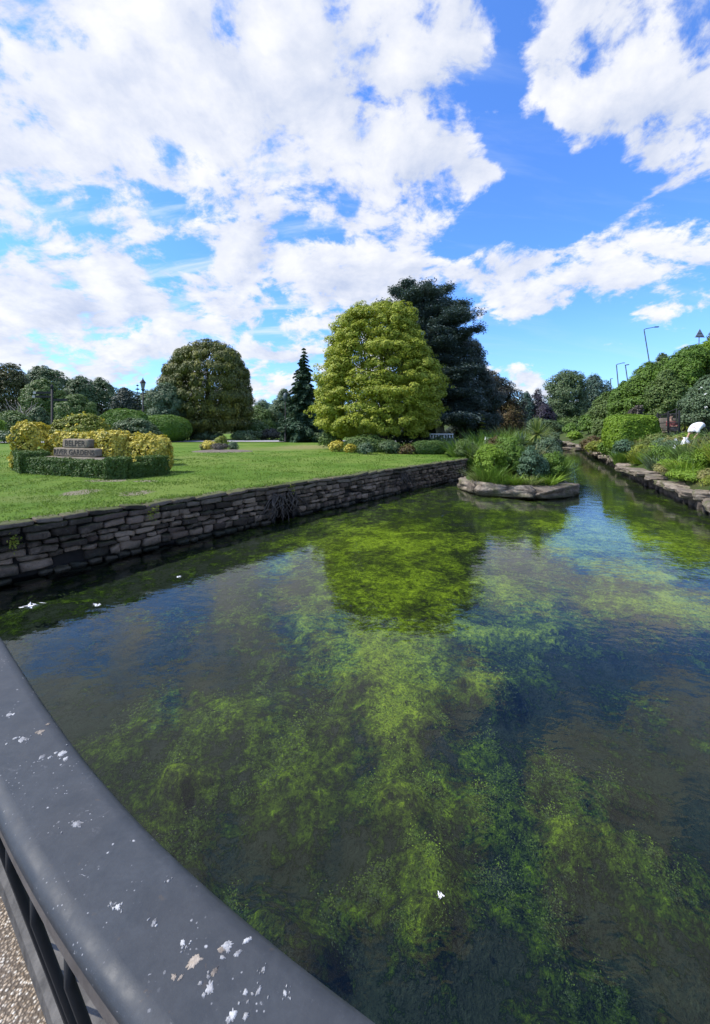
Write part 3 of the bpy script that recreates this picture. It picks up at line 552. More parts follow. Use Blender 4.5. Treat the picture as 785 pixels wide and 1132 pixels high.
ledge = offs(outer, .10); n = len(ledge); back = np.column_stack([np.linspace(-6, 1.5, n), np.full(n, -4.0)])
ks = np.linspace(0, 1, 9); V = np.concatenate([np.column_stack([ledge * (1 - q) + back * q, np.zeros(n)]) for q in ks]); a = np.arange(n - 1)
b = MB(); b.add(V, np.concatenate([np.stack([r * n + a + 1, r * n + a, (r + 1) * n + a, (r + 1) * n + a + 1], 1) for r in range(8)])); tag(b.build('pavement', gravel_mat()), kind='structure')
b = MB(); prof_k = [(.10, -1.9), (.10, .05), (.115, .065), (.40, .065), (.42, .045), (.42, -1.9)]
for q in range(1): pass
rows = [np.column_stack([offs(outer, o), np.full(n, z)]) for o, z in prof_k]; V = np.concatenate(rows)
b.add(V, np.concatenate([np.stack([r * n + a, r * n + a + 1, (r + 1) * n + a + 1, (r + 1) * n + a], 1) for r in range(5)])); tag(b.build('kerb', mat_solid('kerb_stone', (.045, .043, .040), (.15, .14, .125), 18, .9, .7, .01)), kind='structure')

# ------------------------------------------------------------------ pond wall
wall = thing('pond_wall', 'long rough stone retaining wall along the lawn side of the pond', 'wall', (*A0, WZ))
rs = np.random.default_rng(11); tv, tf = RB(9, 4)
def wpt(s, out, z): p = A0 + WD * s + WN * out; return np.array([p[0], p[1], z])
RZ = np.array([[WD[0], WN[0], 0], [WD[1], WN[1], 0], [0, 0, 1]])
def stone(mbd, s, z, ln, ht, dp, out=0.0, rough=.018):
    rough = rough * 1.9
    v = tv * (ln / 2, dp / 2, ht / 2); sd = rs.uniform(0, 99, 3)
    v = v + (np.stack([fbm(v * 8 + sd + q * 31, 5, 3, .68) for q in range(3)], 1) - .5) * rough * 2.2
    v[:, 2] += v[:, 0] * rs.normal() * .05; v[:, 2] *= 1 + v[:, 0] / ln * rs.normal() * .22; v[:, 1] += v[:, 2] * rs.normal() * .12
    mbd.add(v @ RZ.T + wpt(s, out - dp / 2, z), tf)
SMIN = -9.0
cope, mas = MB(), MB()
for row, (zt, ht, lo, hi) in enumerate([(GL + .01, .085, .34, .8), (GL - .08, .115, .28, .7)]):
    s = SMIN
    while s < WL - .05:
        ln = min(rs.uniform(lo, hi), WL - s); h_ = ht * rs.uniform(.88, 1.06)
        if ln > .12: stone(cope, s + ln / 2, zt - ht / 2, ln * rs.uniform(.96, .99), h_ * .97, .34, rs.uniform(-.015, .03) + (.03 if row == 0 else 0), .012)
        s += ln
z = GL - .20; 
while z > WZ - .25:
    ht = rs.choice([.07, .09, .12, .15, .19]); s = SMIN
    while s < WL - .05:
        near = np.interp(s, [0, 6, 14], [1, .8, .6]); ln = min(rs.uniform(.10, .40) * near + .06, WL - s); hh = ht * rs.uniform(.78, 1.04)
        hole = (abs(s - 5.55) < .42 and z < -.18) or (abs(s - 11.6) < .3 and z < -.1 and rs.random() < .7)
        if ln > .08 and not hole and rs.random() > .03: stone(mas, s + ln / 2, z - ht / 2 + rs.normal() * .008, ln * rs.uniform(.90, .97), hh * .93, .30, rs.uniform(-.06, .045), .022)
        s += ln
    z -= ht
cope.build('coping', M['coping'], wall, True); mas.build('masonry', M['stone'], wall, True)
core = MB()
for (o, z0, z1, s0, s1) in ((-.12, -1.6, GL - .05, SMIN, 5.05), (-.45, -1.6, GL - .05, 5.05, 6.05), (-.12, -1.6, GL - .05, 6.05, WL - .02)):
    c = wpt((s0 + s1) / 2, o - .2, (z0 + z1) / 2); core.box(c, (s1 - s0, .4, z1 - z0), math.atan2(WD[1], WD[0]))
core.build('wall_core', M['mortar'], wall)
def roots(mbd, s, n, w, h, seed, z0=-.12):
    r = random.Random(seed)
    for _ in range(n):
        x, z_, o = s + r.uniform(-w, w) * .7, z0 + r.uniform(-.1, .08), r.uniform(-.12, .08); pts = []
        dx = r.uniform(-.1, .1)
        for q in range(8):
            pts.append(wpt(x, o, z_)); x += dx + r.gauss(0, .035); z_ -= h / 7 * r.uniform(.4, 1.3); o += r.gauss(.012, .03)
        mbd.tube(pts, np.linspace(r.uniform(.012, .034), .004, 8), 6)
for s, n_, w_, h_, sd, lab in ((5.7, 46, .62, .62, 3, 'tangle of dead grey roots spilling from a hole in the near pond wall'), (11.6, 30, .45, .5, 8, 'small tangle of pale roots hanging on the far half of the pond wall')):
    t = thing('root_tangle', lab, 'roots', tuple(wpt(s, .05, WZ - .1)), 'roots hanging on the pond wall'); b = MB(); roots(b, s, n_, w_, h_, sd); b.build('root_strand', M['root'], t, True)
    b = MB(); roots(b, s + .1, 4, w_ * .5, h_ * 1.1, sd + 1); b.build('thick_root', M['root'], t, True)

# ------------------------------------------------------------------ plant builders
def blob_points(blobs, n, rng, lump=.22, zmin=-.75, seed=1):
    B = np.array(blobs, float); ar = (B[:, 3] * B[:, 4] + B[:, 4] * B[:, 5] + B[:, 3] * B[:, 5]); k = rng.choice(len(B), n, p=ar / ar.sum())
    d = rng.normal(size=(n, 3)); d /= np.linalg.norm(d, axis=1, keepdims=True); d[:, 2] = np.where(d[:, 2] < zmin, -d[:, 2], d[:, 2])
    C, r = B[k, :3], B[k, 3:6]; rad = 1 + (fbm(d * 2.1 + k[:, None] * 7.7, 3, seed) - .5) * 2 * lump
    P = C + d * r * rad[:, None]; N = d / r; N /= np.linalg.norm(N, axis=1, keepdims=True)
    # drop points buried inside other blobs
    deep = np.zeros(n)
    for b_ in B: deep = np.maximum(deep, 1 - np.linalg.norm((P - b_[:3]) / b_[3:6], axis=1))
    keep = deep < .22; return P[keep], N[keep]
def foliage(blobs, ncl, rc, per, L, Wd, rng, flat=.6, lump=.22, inner=.25, updir=None, upb=.5, zmin=-.75, seed=1, zfloor=None, pull=.0):
    P, N = blob_points(blobs, ncl, rng, lump, zmin, seed); B = np.array(blobs); cc = B[:, :3].mean(0)
    rcs = rc * rng.uniform(.55, 1.35, len(P)); P = P - N * rcs[:, None] * .7
    per_i = np.maximum(4, per * (rcs / rc) ** 2).astype(int); idx = np.repeat(np.arange(len(P)), per_i); n = len(idx)
    d = rng.normal(size=(n, 3)); d[:, 2] += .25; d /= np.linalg.norm(d, axis=1, keepdims=True)
    d = d + N[idx] * .45; d /= np.linalg.norm(d, axis=1, keepdims=True)
    rr = rcs[idx] * rng.uniform(.45, 1.05, n) ** .6
    pos = P[idx] + d * rr[:, None] * (1, 1, flat); nn = d * .95 + N[idx] * .55 + np.array([0, 0, upb]) + rng.normal(size=(n, 3)) * .34
    ni = int(n * inner)
    if ni:
        k = rng.integers(0, len(P), ni); q = rng.random(ni) ** .5 * .75 + .1; ax = P[k] * 1.0; bi = B[rng.integers(0, len(B), ni)]
        dq = rng.normal(size=(ni, 3)); dq /= np.linalg.norm(dq, axis=1, keepdims=True); pin = bi[:, :3] + dq * bi[:, 3:6] * (.78 * rng.random((ni, 1)) ** .45); pos = np.concatenate([pos, pin]); nn = np.concatenate([nn, rng.normal(size=(ni, 3))])
    if zfloor is not None: pos[:, 2] = np.maximum(pos[:, 2], zfloor + rng.random(len(pos)) * .05)
    m_ = len(pos); sc = rng.uniform(.65, 1.35, m_)
    upv = None
    if updir is not None: out = pos - cc; out[:, 2] = 0; out /= np.linalg.norm(out, axis=1, keepdims=True) + 1e-6; upv = np.array([0, 0, 1.0]) * updir + out * .35
    return leaf_quads(pos, nn, L * sc, Wd * sc, rng, .12, upv)
def rows_to_blobs(rows, Y, dsc=.9, splitw=1.3):
    out = []; rows = sorted(rows)
    for i, (v, l, r) in enumerate(rows):
        rz = ((rows[min(i + 1, len(rows) - 1)][0] - rows[max(i - 1, 0)][0]) / (2 if 0 < i < len(rows) - 1 else 1)) * 1.12 / F * Y
        v = v + rz / Y * F * (.62 if i == 0 else .22 if i == 1 else 0); c = Wp((l + r) / 2, v, Y); hw = (r - l) / 2 / F * Y
        if hw > rz * splitw * 1.6:
            k = int(hw / (rz * splitw)) + 1
            for q in range(k):
                o = (q - (k - 1) / 2) * 2 * (hw - rz) / max(k - 1, 1); dp = dsc * math.sqrt(max(hw * hw - o * o, (hw * .5) ** 2))
                out.append((c[0] + o, Y, c[2], hw - abs(o) if hw - abs(o) > rz else rz, dp, rz))
        else: out.append((*c, hw, hw * dsc, rz))
    return out
def limbs(mbd, base, blobs, r0, n, rng, seed=0):
    B = np.array(blobs); top = B[:, 2].max(); low = B[:, 2].min(); cx, cy = np.average(B[:, 0], weights=B[:, 3]), np.average(B[:, 1], weights=B[:, 3])
    z0 = base[2]; pts = [(base[0] + (cx - base[0]) * t ** 2 + rng.normal() * .02 * t * r0 * 8, base[1] + (cy - base[1]) * t ** 2, z0 + (top - z0) * .85 * t) for t in np.linspace(0, 1, 9)]
    rad = r0 * np.interp(np.linspace(0, 1, 9), [0, .06, .4, 1], [1.5, 1, .7, .12]); mbd.tube(pts, rad, 10)
    br = MB()
    for q in range(n):
        b_ = B[rng.integers(0, len(B))]; t = rng.uniform(.2, .8); i = int(t * 8); st = np.array(pts[i]); d = rng.normal(size=3); d /= np.linalg.norm(d); en = b_[:3] + d * b_[3:6] * .75; en[2] = max(en[2], st[2] - .2)
        md = (st + en) / 2 + (0, 0, .06 * np.linalg.norm(en - st)); tt = np.linspace(0, 1, 6)[:, None]
        br.tube((1 - tt) ** 2 * st + 2 * tt * (1 - tt) * md + tt ** 2 * en, np.linspace(rad[i] * .5, .02, 6), 6)
    return br
def gz(x, y):
    xl = np.interp(y, LSH[:, 1], LSH[:, 0]); xr = np.interp(y, RSH[:, 1], RSH[:, 0])
    if y > 84: return float(np.interp(y, [84, 90, 130, 300], [.15, .3, 1, 14])) if x > xl else float(hl(np.array([[x, y]]))[0])
    return float(hl(np.array([[x, y]]))[0]) if x < xl + .05 else HR(x, y) if x > xr - .05 else WZ
SEED = [100]
def tree(name, label, cat, Y, rows, mat, group=None, trunk=None, leaf=2.6, layers=9, rc=6.0, flat=.6, lump=.24, updir=None, upb=.5, asp=.6, bark='bark', r0=None, dsc=.9, zmin=-.75, inner=.25, nl=9, zbase=None, parts=True):
    SEED[0] += 1; rg_ = np.random.default_rng(SEED[0]); px = Y / F; leaf *= .74; flat = min(1.0, flat * 1.45)
    blobs = rows_to_blobs(rows, Y, dsc); u0 = trunk if trunk is not None else np.mean([(l + r) / 2 for _, l, r in rows]); bx = (u0 - CU) * px
    base = np.array([bx, Y, zbase if zbase is not None else gz(bx, Y)])
    vs_ = sorted(rows); A = sum((r - l) for _, l, r in rows) / len(rows) * (vs_[-1][0] - vs_[0][0] + 10); n = A * layers * 1.35 / (leaf * leaf * asp * .5)
    ncl = int(max(40, A / (rc * rc) * 6.0)); per = max(5, int(n / ncl))
    t = thing(name, label, cat, tuple(base), group); wid = max(r - l for _, l, r in rows) * px
    tm = MB(); br = limbs(tm, base, blobs, r0 or max(.07, wid * .035), nl, rg_); tk = tm.build('trunk', M[bark], t, True)
    if br.n and nl: br.build('limb', M[bark], tk, True)
    v, f = foliage(blobs, ncl, rc * px, per, leaf * px, leaf * asp * px, rg_, flat, lump, inner, updir, upb, zmin, SEED[0]); b = MB(); b.add(v, f); b.build('crown', M[mat], t)
    return t, blobs
def shrub(name, label, cat, u0, u1, v0, v1, Y, mat, group=None, leaf=2.6, layers=7, rc=4.0, asp=.6, dep=1.0, flat=.75, lump=.25, updir=None, flowers=None, z0=None, boxy=False, nstem=5, upb=.5):
    SEED[0] += 1; rg_ = np.random.default_rng(SEED[0]); px = Y / F; leaf *= .78; x0, x1 = (u0 - CU) * px, (u1 - CU) * px; top = CAMZ - (v0 - CV) * px
    xc = (x0 + x1) / 2; zb = z0 if z0 is not None else min(gz(xc, Y), CAMZ - (v1 - CV) * px); h, wd = top - zb, x1 - x0; dp = wd * dep
    if boxy: blobs = [(xc + i * wd * .27, Y + j * dp * .27, zb + h * k, wd * .25, dp * .25, h * .3) for i in (-1, 0, 1) for j in (-1, 0, 1) for k in (.3, .70)]
    else:
        blobs = [(xc, Y, zb + h * .45, wd * .40, dp * .42, h * .52)]
        for q in range(6):
            a = q / 6 * 6.28 + rg_.uniform(-.3, .3); rr = rg_.uniform(.22, .32); blobs.append((xc + math.cos(a) * wd * .26, Y + math.sin(a) * dp * .26, zb + h * rg_.uniform(.28, .52), wd * rr * .8, dp * rr * .8, h * rg_.uniform(.32, .45)))
    A = (u1 - u0) * (h / px); n = A * layers / (leaf * leaf * asp * .5); ncl = int(max(14, A / (rc * rc) * 4)); per = max(5, int(n / ncl))
    t = thing(name, label, cat, (xc, Y, zb), group)
    v, f = foliage(blobs, ncl, rc * px, per, leaf * px, leaf * asp * px, rg_, flat, lump, .2, updir, upb, -.3, SEED[0], zb); b = MB(); b.add(v, f); b.build('foliage', M[mat], t)
    if nstem:
        b = MB()
        for q in range(nstem):
            a = rg_.uniform(0, 6.28); b.tube([(xc + math.cos(a) * wd * .06, Y + math.sin(a) * dp * .06, zb - .05), (xc + math.cos(a) * wd * .2, Y + math.sin(a) * dp * .2, zb + h * .4), (xc + math.cos(a) * wd * .3, Y + math.sin(a) * dp * .3, zb + h * .75)], [.014 * wd, .010 * wd, .004 * wd], 6)
        b.build('stem', M['bark'], t, True)
    if flowers:
        mt, nf, sz = flowers; P, N = blob_points(blobs, nf * 3, rg_, lump * .8, -.1, SEED[0]); k = rg_.permutation(len(P))[:nf]; P, N = P[k] + N[k] * .02, N[k]
        Pq = np.repeat(P, 5, 0) + rg_.normal(size=(len(P) * 5, 3)) * sz * px * .3; v, f = leaf_quads(Pq, np.repeat(N, 5, 0) + rg_.normal(size=(len(Pq), 3)) * .6, sz * px, sz * px * .8, rg_); b = MB(); b.add(v, f); b.build('blossom', M[mt], t)
    return t
def topiary(name, label, cat, u0, u1, v0, zb, Y, mat, group=None, leaf=2.6, layers=9, dep=.8, power=4, amp=.06):
    SEED[0] += 1; rg_ = np.random.default_rng(SEED[0]); px = Y / F; x0, x1 = (u0 - CU) * px, (u1 - CU) * px; top = CAMZ - (v0 - CV) * px; r = np.array([(x1 - x0) / 2, (x1 - x0) / 2 * dep, (top - zb) / 2]); c = np.array([(x0 + x1) / 2, Y, (top + zb) / 2])
    n = int((u1 - u0) * (top - zb) / px * layers * 2.6 / (leaf * leaf * .3)); v = rg_.uniform(-1, 1, (n, 3)); k = rg_.integers(0, 3, n); v[np.arange(n), k] = np.where(rg_.random(n) < .5, -1, 1)
    N = np.sign(v) * np.abs(v) ** (power - 1) / r; N /= np.linalg.norm(N, axis=1, keepdims=True); P = v / (np.sum(np.abs(v) ** power, 1, keepdims=True) ** (1 / power)) * r
    P = P + N * ((fbm((P + c) * 3.2 / (px * 30 + .4), 4, 5, .6) - .5) * amp * 5 * r.min() - rg_.random(n) ** 2 * .18 * r.min())[:, None] + c
    t = thing(name, label, cat, (c[0], Y, zb), group); vv, ff = leaf_quads(P, N + rg_.normal(size=(n, 3)) * .42 + (0, 0, .25), leaf * px * rg_.uniform(.6, 1.4, n), leaf * px * .6, rg_); b = MB(); b.add(vv, ff); b.build('foliage', M[mat], t)
    b = MB()
    for q in range(5): b.tube([(c[0] + rg_.uniform(-.3, .3) * r[0], Y + rg_.uniform(-.3, .3) * r[1], zb - .1), (c[0] + rg_.uniform(-.6, .6) * r[0], Y + rg_.uniform(-.5, .5) * r[1], top - .3 * r[2])], [.03 * r[0], .01], 6)
    b.build('stem', M['bark'], t, True); return t
def blades_mesh(rng, c, r, n, h, wd, bend=.5, lean=.35, segs=4, z0=None):
    a = rng.uniform(0, 6.28, n); q = np.sqrt(rng.random(n)) * r; P = np.column_stack([c[0] + np.cos(a) * q, c[1] + np.sin(a) * q, np.full(n, c[2])])
    az_ = a + rng.normal(size=n) * .7; D = np.column_stack([np.cos(az_), np.sin(az_), np.zeros(n)]); ll = h * rng.uniform(.55, 1.15, n); ln_ = lean * (q / max(r, 1e-6)) + rng.normal(size=n) * .12; bd = bend * rng.uniform(.3, 1.3, n)
    sd = np.column_stack([-D[:, 1], D[:, 0], np.zeros(n)]); tw = rng.uniform(-1, 1, n)[:, None]; sd = sd * np.cos(tw) + D * np.sin(tw); V = []
    for k in range(segs):
        t = k / (segs - 1); pos = P + D * (ll * (ln_ * t + bd * t * t * .8))[:, None]; pos[:, 2] += ll * (t - bd * .42 * t * t)
        wv = wd * (1 - t) ** .6 * (.6 + .4 * min(1, t * 3)) + wd * .06; V += [pos - sd * wv / 2, pos + sd * wv / 2]
    V = np.stack(V, 1).reshape(-1, 3); b = np.arange(n)[:, None] * 2 * segs; f = np.concatenate([b + np.array([[2 * k, 2 * k + 1, 2 * k + 3, 2 * k + 2]]) for k in range(segs - 1)])
    return V, f
def tuft(name, label, cat, u, v, Y, rpx, hpx, mat, group=None, n=260, bend=.5, lean=.4, wpx=1.1, z0=None, heads=None):
    SEED[0] += 1; rg_ = np.random.default_rng(SEED[0]); px = Y / F; x = (u - CU) * px; zb = z0 if z0 is not None else CAMZ - (v - CV) * px
    t = thing(name, label, cat, (x, Y, zb), group); vv, ff = blades_mesh(rg_, (x, Y, zb), rpx * px * .7, n, hpx * px, wpx * px, bend, lean); b = MB(); b.add(vv, ff); b.build('blades', M[mat], t)
    if heads:
        mt, nh, sz = heads; a = rg_.uniform(0, 6.28, nh); q = np.sqrt(rg_.random(nh)) * rpx * px * .9; P = np.column_stack([x + np.cos(a) * q, Y + np.sin(a) * q, zb + hpx * px * rg_.uniform(.7, 1.05, nh)])
        Pq = np.repeat(P, 6, 0) + rg_.normal(size=(nh * 6, 3)) * (sz * px * .25, sz * px * .25, sz * px * .5); vv, ff = leaf_quads(Pq, rg_.normal(size=(nh * 6, 3)), sz * px, sz * px * .6, rg_); b = MB(); b.add(vv, ff); b.build('flower_head', M[mt], t)
    return t
def conifer(name, label, cat, u, v0, v1, Y, hw, mat, group=None, levels=18, per=9, droop=.35, leaf=2.4, shape=1.0, n=420, zb=None, rise=0.0, top=.0, dens=1.0, nsp=3, ragged=.12):
    SEED[0] += 1; rg_ = np.random.default_rng(SEED[0]); px = Y / F; x = (u - CU) * px; zb = gz(x, Y) if zb is None else zb; zt = CAMZ - (v0 - CV) * px; H = zt - zb
    t = thing(name, label, cat, (x, Y, zb), group); tk = MB(); tk.tube([(x, Y, zb + H * q) for q in np.linspace(0, 1, 8)], np.linspace(H * .018 + .02, .012, 8), 8); tk.build('trunk', M['bark'], t, True)
    Ps, Ns, bm_ = [], [], MB()
    for i in range(levels):
        q = (i + .5) / levels; z = zb + H * (.05 + .95 * q); Lb = hw * px * ((1 - q) ** shape) * rg_.uniform(.8, 1.1) + .06; nb = max(4, int(per * (1 - q * .5)))
        for k in range(nb):
            a = (k + rg_.uniform(-.35, .35)) / nb * 6.28 + i * 1.1; l = Lb * rg_.uniform(.82 - ragged, 1.12); D = np.array([math.cos(a), math.sin(a), 0]); sd = np.array([-D[1], D[0], 0])
            m_ = int(n * dens * (l / (hw * px + .01)) / per * 3) + 8; tt = rg_.random(m_) ** .7; lat = rg_.normal(size=m_) * .22 * l * (1.08 - tt)
            pos = np.array([x, Y, z]) + D * (tt * l)[:, None] + sd * lat[:, None]; pos[:, 2] += l * (rise * tt - droop * tt ** 1.4) + .10 * l * tt ** 4 - np.abs(lat) * .3 + rg_.normal(size=m_) * .03 * l
            Ps.append(pos); Ns.append(np.array([0, 0, 1.0]) + D * .35 + rg_.normal(size=(m_, 3)) * .35)
            bm_.tube([(x, Y, z), tuple(np.array([x, Y, z]) + D * l * .5 + (0, 0, l * (rise * .5 - droop * .38))), tuple(np.array([x, Y, z]) + D * l * .9 + (0, 0, l * (rise * .9 - droop * .83)))], [.012 * H * .3 + .01, .008 * H * .3 + .005, .004], 5, False)
    pos, nn = np.concatenate(Ps), np.concatenate(Ns); sc = rg_.uniform(.6, 1.4, len(pos)); vv, ff = leaf_quads(pos, nn, leaf * px * sc, leaf * px * .45 * sc, rg_, .1); b = MB(); b.add(vv, ff); b.build('crown', M[mat], t)
    bm_.build('branches', M['bark'], t, True); return t

# ------------------------------------------------------------------ the big trees
tree('golden_tree', 'large golden green tree in the middle of the park with low spreading layers', 'tree', 29,
     [(336, 412, 446), (346, 384, 457), (360, 371, 462), (376, 366, 466), (391, 360, 474), (406, 361, 482), (421, 356, 489), (436, 352, 488), (452, 350, 485), (468, 356, 477)], M['gold'],
     trunk=424, leaf=2.8, layers=15, rc=5.2, flat=.5, lump=.50, upb=.7, asp=.6, dsc=.85, r0=.32, inner=.75, zmin=-.95)
rgg = np.random.default_rng(61); gold_, gb = bpy.data.objects['golden_tree'], None
gb = rows_to_blobs([(346, 384, 457), (370, 366, 466), (391, 358, 476), (406, 359, 484), (421, 354, 491), (436, 351, 489), (452, 347, 491), (466, 351, 486)], 29, .88); v, f = foliage(gb, 300, .62, 60, .13, .075, rgg, .34, .55, 0.0, None, .9, -.9, 313); b = MB(); b.add(v, f); b.build('outer_sprays', M['gold'], gold_)
def cedar():
    Y, px = 36.0, 36.0 / F; rg_ = np.random.default_rng(5); u0 = 478; x = (u0 - CU) * px; zb = GL
    t = thing('cedar_tree', 'tall blue grey cedar with feathery top behind the golden tree', 'tree', (x, Y, zb)); tk = MB()
    zt = CAMZ + (CV - 326) * px; lean = -1.3
    def ax(z): q = (z - zb) / (zt - zb); return x + .9 * (1 - q) + lean * q * .9
    tk.tube([(ax(z), Y, z) for z in np.linspace(zb, zt - .4, 12)], np.linspace(.42, .04, 12), 12); tr = tk.build('trunk', M['bark_pale'], t, True)
    Ps, Ns, bm_ = [], [], MB()
    for i in range(96):
        q = rg_.uniform(.16, .92) if i > 14 else rg_.uniform(.72, 1.0); z = zb + (zt - zb) * (q * .97); l = np.interp(q, [.15, .35, .6, .8, .92, 1], [4.0, 4.9, 4.6, 3.8, 2.6, 1.7]) * rg_.uniform(.6, 1.12)
        a = rg_.uniform(0, 6.28); D = np.array([math.cos(a), math.sin(a), 0]); sd = np.array([-D[1], D[0], 0]); rise = np.interp(q, [.2, .6, .85, 1], [.02, .22, .55, .85]) * rg_.uniform(.6, 1.4)
        st = np.array([ax(z), Y, z]); bm_.tube([st, st + D * l * .5 + (0, 0, l * rise * .55), st + D * l * .95 + (0, 0, l * rise * .9)], [.11, .06, .015], 6, False)
        for s in range(int(9 + l * 5)):
            tt = rg_.uniform(.22, 1.02); c = st + D * tt * l + sd * rg_.normal() * .26 * l * (1.1 - tt * .6) + (0, 0, l * rise * (tt ** .9) + rg_.normal() * .07); m_ = 170
            pos = c + np.clip(rg_.normal(size=(m_, 3)), -2, 2) * (.34, .34, .14); Ps.append(pos); Ns.append(np.array([0, 0, 1.0]) + rg_.normal(size=(m_, 3)) * .4)
    pos, nn = np.concatenate(Ps), np.concatenate(Ns); sc = rg_.uniform(.6, 1.4, len(pos)); v, f = leaf_quads(pos, nn, .20 * sc, .075 * sc, rg_, .1); b = MB(); b.add(v, f); b.build('crown', M['cedar'], t); bm_.build('branches', M['bark'], tr, True)
cedar()
tree('dark_pine', 'dense black green pine with ragged edge right of the cedar', 'tree', 40, [(362, 478, 512), (376, 478, 524), (391, 482, 535), (408, 480, 540), (426, 484, 546), (444, 488, 552), (462, 492, 554)], M['pine'],
     trunk=512, leaf=2.7, layers=11, rc=7, flat=.38, lump=.38, upb=.8, asp=.42, r0=.3)
tree('copper_tree', 'dark copper leaved tree at the right end of the tall trees', 'tree', 46, [(416, 528, 556), (428, 522, 568), (443, 518, 577), (460, 518, 579), (472, 520, 578)], M['copper'], trunk=550, leaf=2.6, layers=10, rc=6, lump=.32, r0=.3)
yt, yb = tree('yew_tree', 'big domed dark yew with golden tips behind the lawn', 'tree', 53, [(380, 212, 247), (389, 203, 258), (400, 193, 268), (413, 186, 273), (427, 182, 276), (441, 181, 278), (455, 182, 278), (468, 186, 275)], M['yew'],
     trunk=229, leaf=3.0, layers=13, rc=4.2, flat=.8, lump=.16, updir=1.0, upb=.1, asp=.42, dsc=1.0, r0=.5, inner=.5)
rgy = np.random.default_rng(14); px = 53 / F; v, f = foliage(yb, 1100, 3.2 * px, 30, 2.1 * px, .95 * px, rgy, 1.0, .16, 0.0, 1.2, .2, -.2, 117); b = MB(); b.add(v, f); b.build('golden_tips', M['yewtip'], yt)
conifer('conifer', 'slender spire shaped blue green conifer left of the golden tree', 'conifer', 336, 384, 487, 45, 36, M['conifer'], levels=30, per=12, droop=.62, leaf=2.8, shape=.86, n=3600, rise=.04, ragged=.36)
tree('round_tree', 'small rounded mid green tree beside the lantern lamp post', 'tree', 48, [(427, 172, 196), (436, 165, 202), (446, 163, 205), (458, 164, 206), (469, 168, 205)], M['greygreen'], trunk=184, leaf=2.4, layers=10, rc=5, lump=.25)
# bank of woodland, far left
FL = 'trees along the left skyline'
WT = [('olive_tree', 'olive brown tree at the far left edge of the skyline', 'olive', 72, [(408, -14, 22), (420, -22, 30), (434, -24, 32), (450, -22, 30), (466, -18, 28)], 2.6),
      ('dome_tree', 'broad dark domed tree topping the left skyline behind the signpost', 'dark', 86, [(409, 34, 62), (418, 26, 72), (429, 22, 77), (442, 24, 78), (458, 26, 76)], 2.4),
      ('round_crowned_tree', 'lighter green tree left of the signpost, below the domed tree', 'mid', 66, [(424, 34, 58), (434, 26, 66), (446, 24, 70), (460, 26, 68)], 2.4),
      ('broad_tree', 'dark green tree immediately right of the signpost arms', 'dark', 78, [(420, 80, 98), (430, 74, 106), (443, 72, 108), (458, 74, 108)], 2.4),
      ('leafy_tree', 'mid green bushy tree low behind the yellow flowering bush', 'mid', 60, [(440, 72, 96), (450, 66, 104), (462, 66, 104)], 2.4),
      ('tall_tree', 'dark tree with two uneven tops midway between signpost and lantern', 'dark', 82, [(421, 104, 116), (431, 98, 126), (444, 96, 130), (460, 98, 130)], 2.4),
      ('low_tree', 'low dark green tree just left of the lantern lamp post', 'pine', 74, [(432, 130, 146), (442, 124, 152), (456, 124, 154)], 2.4),
      ('hazy_tree', 'grey green tree between the lantern and the round tree', 'dark', 84, [(436, 156, 170), (446, 150, 178), (460, 150, 180)], 2.4),
      ('far_tree', 'small grey green tree on the skyline right of the yew', 'greygreen', 110, [(446, 282, 300), (454, 278, 304), (464, 276, 306)], 2.2),
      ('broadleaf_tree', 'mid green tree behind the shrubs between yew and lamp post', 'mid', 66, [(454, 274, 300), (464, 270, 306), (474, 270, 306)], 2.4),
      ('pale_tree', 'pale green rounded tree hugging the left side of the conifer', 'greygreen', 68, [(434, 308, 320), (444, 302, 324), (456, 298, 326), (470, 298, 326)], 2.4),
      ('shaded_tree', 'dark rounded tree between the conifer and the golden tree', 'dark', 62, [(446, 338, 354), (458, 334, 360), (472, 332, 362)], 2.4)]
for nm, lab, mt, Y, rows, lf in WT: tree(nm, lab, 'tree', Y, rows, M[mt], FL, leaf=lf, layers=9, rc=3.6, lump=.46)
conifer('spire_conifer', 'thin dark spire conifer rising above the far left skyline', 'conifer', 22, 401, 470, 92, 7, M['spruce'], levels=16, per=7, n=260, droop=.3)
conifer('pointed_conifer', 'dark pointed conifer left of the lantern on the skyline', 'conifer', 152, 424, 478, 72, 11, M['pine'], levels=14, per=8, n=300, droop=.3)
conifer('young_conifer', 'tiny dark conifer tip poking out at the left edge of the yew', 'conifer', 180, 406, 478, 64, 8, M['pine'], levels=14, per=8, n=300, droop=.3)
# pale bare tree and spindly bare tree
def bare(name, label, u, v0, v1, Y, spread, n, seed, mat):
    r = random.Random(seed); px = Y / F; x = (u - CU) * px; zb = gz(x, Y); zt = CAMZ - (v0 - CV) * px; t = thing(name, label, 'tree', (x, Y, zb)); b = MB(); b.tube([(x, Y, zb), (x + .2, Y, zb + (zt - zb) * .35)], [.2, .15], 8); b.build('trunk', M[mat], t, True); b = MB()
    for q in range(n):
        a = r.uniform(0, 6.28); p = np.array([x + .1, Y, zb + (zt - zb) * r.uniform(.2, .4)]); L_ = [p.copy()]; d = np.array([math.cos(a), math.sin(a), r.uniform(.2, 1.2)])
        for k in range(6): d = d + np.array([r.gauss(0, .3), r.gauss(0, .3), r.gauss(.05, .2)]); p = p + d / np.linalg.norm(d) * spread * px / 5; L_.append(p.copy())
        b.tube(L_, np.linspace(.10, .02, 7), 5)
    b.build('crown', M[mat], t, True)
bare('bare_tree', 'pale bare branched tree in front of the left woodland', 26, 428, 470, 60, 24, 34, 3, 'twig')
bare('spindly_tree', 'thin sparse leafless tree top right of the signpost woodland', 119, 416, 470, 80, 14, 22, 5, 'bark')
